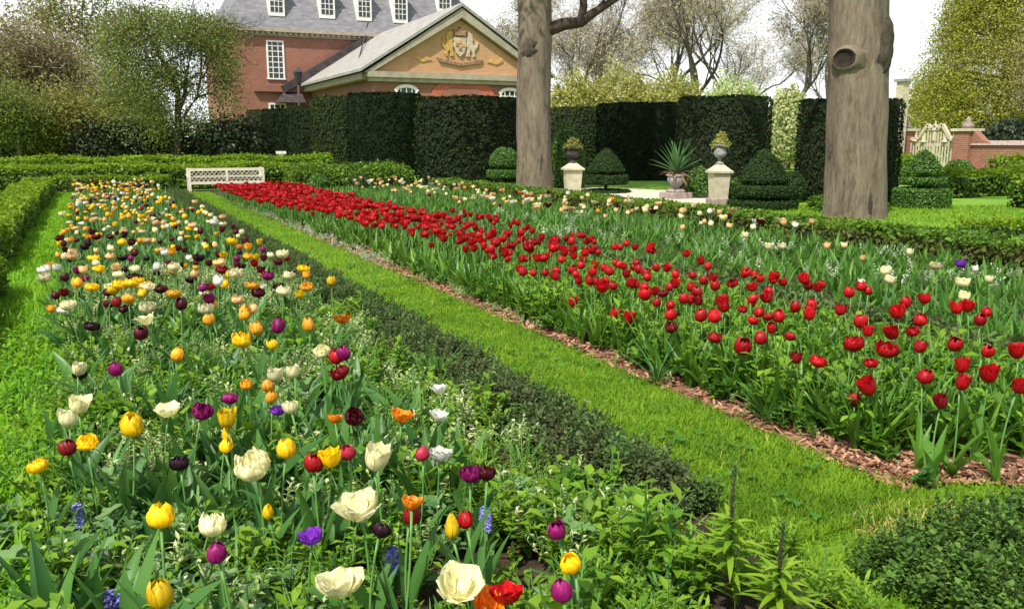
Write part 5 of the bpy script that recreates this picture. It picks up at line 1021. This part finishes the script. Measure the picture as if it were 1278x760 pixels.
HERO = [
 (199, 641, 37, 'c', 'yellow', .46, 'large yellow tulip left of the magenta tulip in the lower left'), (201, 741, 37, 'c', 'yellow', .42, 'large yellow tulip at the bottom edge beside blue hyacinths'),
 (165, 528, 31, 'c', 'yellow', .45, 'full yellow tulip right of the pair of cream ones near the left verge'), (108, 551, 26, 'd', 'yellow', .4, 'round yellow tulip beside a small dark red one near the verge'),
 (49, 581, 25, 'd', 'yellow', .38, 'yellow tulip standing alone in the left verge foliage'), (357, 559, 27, 'c', 'yellow', .46, 'tall yellow tulip left of the red and yellow pair'),
 (413, 569, 29, 'g', 'yellow', .45, 'yellow tulip touching the red one'), (284, 521, 26, 'g', 'yellow', .46, 'upper yellow tulip of three stacked in a line'), (282, 538, 14, 'b', 'yellow', .4, 'small yellow bud in the middle of three stacked yellow tulips'),
 (279, 555, 19, 'c', 'yellow', .36, 'lowest small yellow tulip of three stacked in a line'), (333, 633, 15, 'b', 'yellow', .36, 'narrow yellow tulip bud below the large cream double tulip'), (564, 655, 19, 'b', 'yellow', .4, 'narrow yellow tulip left of a red one and a lavender flower'),
 (716, 698, 28, 'c', 'yellow', .42, 'yellow tulip between the two magenta tulips at the lower right of the bed'), (302, 425, 25, 'd', 'yellow', .42, 'wide yellow tulip below two amber tulips in mid bed'), (322, 409, 17, 'c', 'amber', .45, 'amber tulip touching the wide yellow one in mid bed'),
 (342, 428, 15, 'c', 'yellow', .4, 'small yellow tulip right of the wide yellow one in mid bed'), (219, 441, 17, 'c', 'amber', .42, 'lone amber tulip in leafy middle of the bed'), (303, 386, 15, 'c', 'amber', .42, 'amber tulip above the wide yellow one in mid bed'),
 (263, 378, 14, 'c', 'amber', .42, 'amber tulip below a dark cluster in mid bed'), (386, 405, 18, 'c', 'amber', .42, 'amber tulip near the pale flowers by the edging hedge'), (308, 480, 17, 'd', 'amber', .4, 'round amber tulip above the magenta pair'), (334, 480, 18, 'c', 'amber', .42, 'upper amber tulip of an overlapping pair by a violet flower'),
 (338, 494, 17, 'c', 'amber', .38, 'lower amber tulip of an overlapping pair by a violet flower'), (150, 355, 18, 'd', 'yellow', .44, 'left yellow tulip of the bright clump of four'), (164, 353, 18, 'd', 'yellow', .46, 'upper right yellow tulip of the bright clump of four'), (160, 373, 18, 'd', 'amber', .4, 'lowest amber tulip of the bright clump of four'), (140, 362, 16, 'd', 'yellow', .4, 'leftmost yellow tulip of the bright clump of four'),
 (500, 519, 26, 'w', 'orange', .38, 'spreading orange tulip at the right side of the mixed bed'), (417, 522, 19, 'w', 'orange', .38, 'small orange tulip left of a maroon one'), (427, 398, 20, 'w', 'orange', .35, 'orange red tulip among pale flowers by the edging hedge'), (606, 752, 36, 'w', 'orange', .36, 'orange tulip cut by the bottom edge left of the red one'),
 (319, 581, 46, 'd', 'cream', .42, 'broad double cream tulip above the narrow yellow bud'), (451, 631, 50, 'w', 'cream', .42, 'open cream tulip above the black purple one'), (466, 571, 35, 'g', 'cream', .43, 'cream tulip right of the pink red one'), (570, 727, 52, 'w', 'cream', .42, 'large cream tulip at the bottom left of the red and orange ones'),
 (426, 729, 45, 'w', 'cream', .38, 'pale green cream tulip at the bottom edge in mid frame'), (264, 657, 36, 'd', 'cream', .42, 'greenish cream tulip directly above the magenta one'), (97, 503, 26, 'g', 'cream', .42, 'upper cream tulip of a leaning pair near the left verge'), (85, 520, 27, 'g', 'cream', .36, 'lower cream tulip of a leaning pair near the left verge'),
 (402, 437, 22, 'd', 'cream', .42, 'rounded cream tulip left of the red and maroon cluster'), (367, 463, 18, 'g', 'cream', .42, 'cream tulip right of the amber pair in mid bed'), (363, 507, 20, 'g', 'cream', .4, 'cream tulip touching the violet flower'), (210, 511, 28, 'w', 'cream', .38, 'pale greenish tulip between yellow and magenta ones'), (96, 459, 20, 'g', 'cream', .4, 'cream tulip beside a dark one at the left edge of the bed'), (343, 466, 22, 'g', 'cream', .4, 'pale cream tulip above the amber pair'),
 (184, 399, 20, 'w', 'cream', .42, 'cream yellow tulip above a maroon one at the left of mid bed'), (548, 567, 28, 'w', 'white', .34, 'flat white flower beside a pink red tulip at the right of the bed'), (547, 518, 22, 'w', 'white', .34, 'small white flower right of the spreading orange tulip'), (548, 485, 18, 'w', 'white', .3, 'small white flower under the strap leaves by the hedge'),
 (272, 689, 27, 'c', 'purple', .4, 'magenta tulip under the greenish cream one in the foreground'), (697, 659, 25, 'c', 'purple', .44, 'upper magenta tulip at the lower right of the bed'), (702, 737, 29, 'c', 'purple', .38, 'lower magenta tulip at the bottom right of the bed'), (587, 592, 29, 'd', 'purple', .42, 'large magenta tulip of a touching pair with a maroon one'), (606, 591, 25, 'd', 'maroon', .42, 'maroon tulip touching the large magenta one on its right'),
 (251, 513, 26, 'd', 'purple', .4, 'left magenta tulip of a pair above the stacked yellow ones'), (286, 497, 20, 'd', 'purple', .42, 'right magenta tulip of a pair above the stacked yellow ones'), (144, 459, 20, 'c', 'purple', .4, 'dark magenta tulip alone at the left of mid bed'), (432, 440, 18, 'c', 'purple', .44, 'dark magenta tulip on top of the red and maroon cluster'), (346, 407, 18, 'c', 'purple', .42, 'dark magenta tulip right of the amber tulips in mid bed'),
 (391, 669, 27, 'w', 'violet', .36, 'spreading violet flower left of the black purple tulip'), (345, 511, 18, 'd', 'violet', .38, 'deep violet flower touching a cream tulip'), (443, 519, 26, 'd', 'maroon', .4, 'maroon tulip between small orange and spreading orange ones'), (429, 463, 25, 'd', 'dkred', .38, 'dark red tulip at the bottom of the red and maroon cluster'), (420, 444, 20, 'c', 'red', .42, 'red tulip at the left of the red and maroon cluster'),
 (512, 641, 26, 'c', 'dkred', .4, 'dark red tulip below an orange one'), (512, 627, 28, 'w', 'orange', .46, 'orange tulip topping the dark red one'), (474, 662, 26, 'd', 'black', .37, 'black purple tulip below the open cream one'), (224, 578, 27, 'd', 'black', .32, 'black tulip low over the bare soil'), (175, 415, 18, 'c', 'maroon', .38, 'maroon tulip below the cream yellow one'), (100, 468, 17, 'd', 'black', .35, 'dark tulip beside a cream one at the left edge of the bed'),
 (389, 576, 25, 'c', 'red', .44, 'red tulip touching the yellow one on its right'), (581, 648, 23, 'c', 'red', .4, 'red tulip right of the narrow yellow one'), (633, 741, 36, 'w', 'red', .38, 'bright red tulip at the bottom edge right of the cream one'), (437, 562, 20, 'c', 'pinkred', .44, 'pink red tulip right of the yellow one'), (528, 565, 20, 'c', 'pinkred', .42, 'pink red tulip left of the flat white flower'), (84, 557, 22, 'c', 'dkred', .34, 'dark red tulip low beside the round yellow one')]
for px, py, wpx, k, c, z, lb in HERO: tulip(px, py, wpx, L_[k], c, z, lb, None, nl=3 if py > 480 else 2)

# middle and far parts of the mixed bed: single-mesh tulips (too small to show their parts) copied one by one
def small_tulip_mesh(kind, col, v, h=.36, leaves=3, lm='tulipleaf'):
    t = petals(kind, v * 5 + 1); o_ = T(); r_ = random.Random(v); o_.join(t, None, (0, 0, h), 1., None); o_.join(twigt(h + .004, .0042, 5), mi=2)
    for k in range(leaves): o_.join(leaf(.24 * r_.uniform(.8, 1.1), .05, r_.uniform(.1, .4), .5, 3, .25, 'lance', .3), rz(r_.uniform(0, 6.28)), mi=3)
    return mesh_np('tulip', o_.V, o_.F, mats=[M['p_' + col], M['core'], M['stem'], M[lm]], mi4=o_.M, smooth=True)
PROT = {}
def small_tulip(x, y, col, kind, label, group, s=1., hs=1., lm='tulipleaf', lv=3):
    key = (col, kind, random.randint(0, 2), lm)
    if key not in PROT: PROT[key] = small_tulip_mesh(kind, col, key[2], .36, lv, lm)
    o = link(KIND_NAME[col], PROT[key], None, (x, y, .004), (random.gauss(0, .09), random.gauss(0, .09), random.uniform(0, 6.28)), (s, s, s * hs))
    return tag(o, label, col_cat(col), group)
MID = 'tulips of the middle of the mixed bed'; FAR = 'tulips of the crowded far half of the mixed bed'
def pick(y):
    if y < 9: c = [('yellow', 14), ('amber', 18), ('maroon', 22), ('black', 10), ('cream', 20), ('dkred', 8), ('purple', 6), ('peach', 8), ('white', 6)]
    else: c = [('yellow', 27), ('amber', 12), ('peach', 20), ('cream', 24), ('maroon', 19), ('orange', 3), ('black', 6), ('purple', 4), ('white', 6)]
    return random.choices([a for a, b in c], [b for a, b in c])[0]
pts = []
for k in range(9000):
    y = 5.2 + 20.8 * random.random(); x = random.uniform(-.38, 1.55 if y < 16 else 1.25)
    if y > 9 and x > 1.15 and random.random() < .5: continue
    if y < 8.5 and random.random() > ((y - 4.8) / 3.7) ** 2: continue
    if y > 8 and wob(x, y, 0, 1.6, 5.) < -.55: continue
    dmin = .17 if y < 9 else .2
    if all((x - a) ** 2 + (y - b) ** 2 > dmin ** 2 for a, b in pts): pts.append((x, y))
    if len(pts) > 680: break
word = {'yellow': 'yellow', 'amber': 'amber', 'maroon': 'maroon', 'black': 'nearly black', 'cream': 'cream', 'dkred': 'dark red', 'purple': 'magenta', 'peach': 'peach', 'white': 'white', 'orange': 'orange red'}
for x, y in pts:
    c = pick(y); k = random.choice(['cup', 'goblet', 'double', 'cup'] if y > 9 else ['cup', 'goblet', 'double'])
    if y < 9: small_tulip(x, y, c, k, f'{word[c]} tulip among dark and amber ones in the middle of the mixed bed', f'{word[c]} {MID}', random.uniform(.9, 1.2), random.uniform(.8, 1.05))
    else: small_tulip(x, y, c, k, f'{word[c]} tulip in the crowded far half of the mixed bed', f'{word[c]} {FAR}', random.uniform(.78, 1.08), random.uniform(.8, 1.2))

# red tulips: the near ones where the photo shows them, then the row into the distance
RG = 'red tulips of the long bed'; RLB = 'red tulip in bloom in the long bed right of the grass path'
REDS = [(1235, 466, 24), (1201, 456, 20), (1199, 477, 20), (1177, 500, 20), (1152, 468, 21), (1088, 481, 25), (1108, 437, 27), (1066, 430, 26), (1064, 497, 18), (1020, 451, 21), (994, 446, 16), (925, 430, 22), (1088, 452, 18), (1120, 388, 20), (1150, 398, 18), (1192, 426, 20), (1270, 438, 20), (1272, 481, 20), (1230, 437, 16), (1072, 400, 18), (1048, 386, 16), (1010, 385, 14), (960, 370, 16), (893, 355, 15), (915, 353, 14), (892, 421, 19),
        (893, 394, 18), (948, 421, 18), (840, 408, 19), (838, 391, 17), (786, 395, 17), (755, 356, 16), (803, 365, 17), (1116, 414, 18), (1140, 413, 18), (1146, 432, 17), (1084, 412, 16), (940, 357, 14), (828, 366, 14), (855, 372, 14), (765, 390, 14), (715, 376, 13), (873, 375, 13), (905, 383, 14), (925, 385, 13), (938, 400, 14), (960, 395, 14), (965, 408, 14), (985, 420, 14)]
rp = []
for px, py, wd in REDS:
    z = .44; p = at(px, py, z)
    while p[0] < 3.16 and z > .24: z -= .01; p = at(px, py, z)
    rp.append((p[0], p[1])); tulip(px, py, wd, random.choice(['cup', 'goblet', 'goblet', 'double']), random.choice(['red', 'red', 'red', 'red', 'red', 'dkred']), z, None, None, 'redleaf', 4)
for o in [o for o in S.objects if o.parent is None and o.get('category') in ('red tulip', 'dark red tulip') and not o.get('label')]:
    if o['category'] == 'red tulip': tag(o, RLB, group=RG)
    else: tag(o, 'dark red tulip among brighter ones in the long red bed', group='dark red tulips of the long bed')
far = []; tries = 0
for k in range(62): rp.append((random.uniform(4.58, 4.78), 3.2 + 8.5 * random.random())); tulip(0, 0, 0, random.choice(['cup', 'goblet']), 'red', random.uniform(.4, .48), RLB, RG, 'redleaf', 2, rp[-1], random.uniform(.95, 1.2))
while tries < 60000 and len(rp) + len(far) < 900:
    tries += 1; y = 3.6 + 18.6 * random.random() ** .8; lo = (3.2 if y < 11 else 3.2 - .6 * min(1, (y - 11) / 6)); hi = 4.45 if y > 10 else 4.25; x = random.uniform(lo, hi)
    dm = .15 if y < 7 else .145 if y < 12 else .135
    if y < 4.6 and random.random() < .3: continue
    if all((x - a) ** 2 + (y - b) ** 2 > dm * dm for a, b in rp + far): far.append((x, y))
far.sort(key=lambda q: q[1])
for k, (x, y) in enumerate(far):
    if k >= 190: break
    if y < 6.5:
        z = random.uniform(.36, .46); tulip(0, 0, 0, random.choice(['cup', 'goblet', 'cup', 'cup']), 'red', z, RLB, RG, 'redleaf', 2, (x, y), random.uniform(.95, 1.25))
    else: small_tulip(x, y, 'red', random.choice(['cup', 'goblet', 'goblet', 'double']), RLB, RG, random.uniform(.88, 1.12), random.uniform(.95, 1.2), 'redleaf', 2)
rest = np.array([(x, y, .36) for x, y in far[190:]])
tp = []
for v in range(4):
    t = T(); p_ = petals(['cup', 'goblet', 'double', 'wide'][v], v); t.join(p_, None, (0, 0, .0), 1.25); t.join(twigt(.36, .004, 4), None, (0, 0, -.355), mi=2); tp.append(t)
tag(scatter('distant_red_tulips', tp, rest + np.stack([0 * rest[:, 0], 0 * rest[:, 0], rng.uniform(-.04, .05, len(rest))], 1), rng.uniform(.8, 1.0, len(rest)), .1, [M['p_red'], M['core'], M['stem']]), 'dense red mass of tulips at the far end of the long bed', 'red tulips', kind='stuff')
# pale tulips below the box hedge
PG = 'tulips of the pale bed below the box hedge'
PALE = [(1097, 346, 16, 'cream'), (1113, 336, 15, 'cream'), (1173, 331, 20, 'cream'), (1201, 352, 18, 'cream'), (1200, 368, 15, 'cream'), (928, 293, 10, 'cream'), (960, 306, 12, 'cream'), (980, 307, 11, 'cream'), (907, 281, 9, 'peach'), (1036, 306, 9, 'peach'), (1080, 314, 8, 'peach'), (1060, 305, 9, 'cream'), (1130, 313, 9, 'cream'), (1226, 328, 9, 'white'), (1197, 329, 14, 'violet'), (1178, 326, 9, 'peach'), (1077, 345, 10, 'white'), (1240, 342, 10, 'cream')]
for px, py, wd, c in PALE:
    z = .42; p = at(px, py, z); s = wd / FPX * depth(p) / .07; c_ = c; small_tulip(p[0], p[1], c_, 'goblet', f'{word.get(c, c)} tulip near the right end of the pale bed below the box hedge', f'{word.get(c, c)} {PG}, near', min(s, 1.7), .41 / .39 / max(1, min(s, 1.7)) * 1.0)
qq = []
for k in range(3000):
    y = 8 + 14.5 * random.random(); x = random.uniform(5.6, 8.0) + (22 - y) * .02
    if y < 11 and (x < 6.6): continue
    if all((x - a) ** 2 + (y - b) ** 2 > .27 ** 2 for a, b in qq): qq.append((x, y))
    if len(qq) >= 170: break
for x, y in qq:
    c = random.choices(['peach', 'cream', 'white', 'orange', 'maroon'], [46, 26, 12, 5, 7 if y > 13 else 14])[0]
    small_tulip(x, y, c, random.choice(['cup', 'goblet', 'wide']), f'{word[c]} tulip in the far part of the pale bed below the box hedge', f'{word[c]} {PG}, far', random.uniform(.9, 1.2), random.uniform(.95, 1.15))

# hyacinths and other small plants in the foreground
def hyacinth(px, py, hpx, mat, label, z0=.1):
    p = at(px, py, z0 + .06); k = depth(p) / FPX; H = hpx * k; root = tag(empty('blue_hyacinth', (p[0], p[1], .004)), label, 'hyacinth', 'blue hyacinths of the mixed bed'); rr = random.Random(px)
    zb = z0 + .06 - H / 2; MB().tube([(0, 0, 0), (.005, 0, zb * .6), (0, .004, zb + H)], [.005, .005, .003], 6).build('stem', M['stem'], root, True); t = T()
    for i in range(int(44)):
        q = rr.random(); a = rr.uniform(0, 6.28); fl = T()
        for j in range(6): fl.join(leaf(.016, .008, .75, .9, 2, .1), rz(j * pi / 3))
        t.join(fl, rz(a) @ ry(rr.uniform(.9, 1.5) * (1 - .5 * q)), np.array([cos(a), sin(a), 0]) * (.018 * (1 - .6 * q)) + (0, 0, zb + H * q), 1.1)
    link('florets', mesh_np('florets', t.V, t.F, mats=[M[mat]]), root)
    for j in range(4): link('leaf', leaf_mesh('strap', j % 3), root, (0, 0, 0), (0, 0, rr.uniform(0, 6.28)), (.6, .35, .6))
hyacinth(98, 648, 34, 'blue', 'pale blue hyacinth above the leaves in the lower left'); hyacinth(124, 702, 24, 'blue', 'small blue hyacinth below the pale blue one'); hyacinth(489, 699, 28, 'blue', 'blue hyacinth below the black purple tulip'); hyacinth(606, 647, 26, 'blue', 'lavender blue flower right of the red tulip')
hyacinth(136, 752, 26, 'blue', 'left one of the blue hyacinths at the bottom edge'); hyacinth(155, 754, 26, 'blue', 'middle one of the blue hyacinths at the bottom edge'); hyacinth(176, 756, 24, 'blue', 'right one of the blue hyacinths at the bottom edge')
# dark stemmed lilies
def lily(px, ptop, pbase, label, seed, nleaf=26):
    p = at(px, pbase, .02); h = zof(p[0], p[1], ptop); root = tag(empty('young_lily', (p[0], p[1], .004)), label, 'lily', 'young lilies at the corner of the mixed bed'); rr = random.Random(seed)
    MB().tube([(0, 0, 0), (.008, .004, h * .4), (-.004, .002, h * .75), (.004, 0, h)], [.0055, .005, .004, .0025], 7).build('stem', M['lilystem'], root, True); t = T(); t2 = T()
    for i in range(nleaf * 2): q = i / nleaf / 2; t.join(leaf(.16 * (1.1 - .7 * q) * rr.uniform(.7, 1.2), .022, rr.uniform(.6, 1.3), .7, 4, .2, 'lance'), rz(i * 2.4), (0, 0, h * (.25 + .4 * q)))
    for i in range(40): q = i / 40; t2.join(leaf(.03, .008, .5, .3, 2, .2, 'lance'), rz(i * 2.4), (0, 0, h * (.6 + .4 * q)))
    link('leaves', mesh_np('leaves', t.V, t.F, mats=[M['lily']]), root); link('bud_scales', mesh_np('bud_scales', t2.V, t2.F, mats=[M['germ']]), root)
lily(908, 582, 760, 'tall dark stemmed young lily left of the other at the grass corner', 1); lily(968, 655, 800, 'shorter dark stemmed young lily nearest the right foreground hedge', 2)
# bright leafy perennials of the right foreground and elsewhere, each a plant
LPM = []
for v in range(5):
    t = herb(300 + v, .24, 42, .085, .026, 'lance', 6, 4, 0); LPM.append(mesh_np('leafy_perennial', t.V, t.F, mats=[M['lily'], ST], mi4=t.M))
k = 0
while k < 78:
    x, y = random.uniform(.75, 2.25), random.uniform(.9, 2.6)
    if x * _f[0] + y * _f[1] < 1.45 or x + y * .1 > 2.35 or (x > 1.75 and y > 2.2) or x < 1.2 and y > 1.9: continue
    k += 1; s = random.uniform(.42, .85); tag(link('leafy_perennial', random.choice(LPM), None, (x, y, .004), (0, 0, random.uniform(0, 6.28)), (s, s, s)), 'bright yellow green leafy plant in the right foreground below the germander hedge', 'plant', 'leafy perennials of the right foreground')
# strap leaved clumps
for px, py, s, lb in ((545, 478, 1.25, 'big clump of arching strap leaves beside the edging hedge'), (130, 640, 1.3, 'upright strap leaf clump in the lower left'), (470, 600, 1.1, 'broad strap leaf clump left of the cream tulips'), (370, 620, 1.2, 'strap leaf clump under the red and yellow pair'), (960, 520, 1.1, 'strap leaf clump at the front of the red bed'), (820, 470, 1., 'low strap leaf clump on the mulch')):
    p = at(px, py, .05); t = rosette(px, 18, .3, .016, 'strap', .05, .75, .8, 6, fold=.15); tag(link('strap_leaf_clump', mesh_np('strap_leaf_clump', t.V, t.F, mats=[M['strap']]), None, (p[0], p[1], .004), (0, 0, 0), (s, s, s)), lb, 'plant')
p = at(1148, 604, .03); t = herb(77, .12, 46, .05, .03, 'oval', 8, 3); tag(link('small_seedling', mesh_np('small_seedling', t.V, t.F, mats=[M['tulipleaf'], ST], mi4=t.M), None, (p[0], p[1], .01)), 'small leafy plant alone on the mulch at the front of the red bed', 'plant')
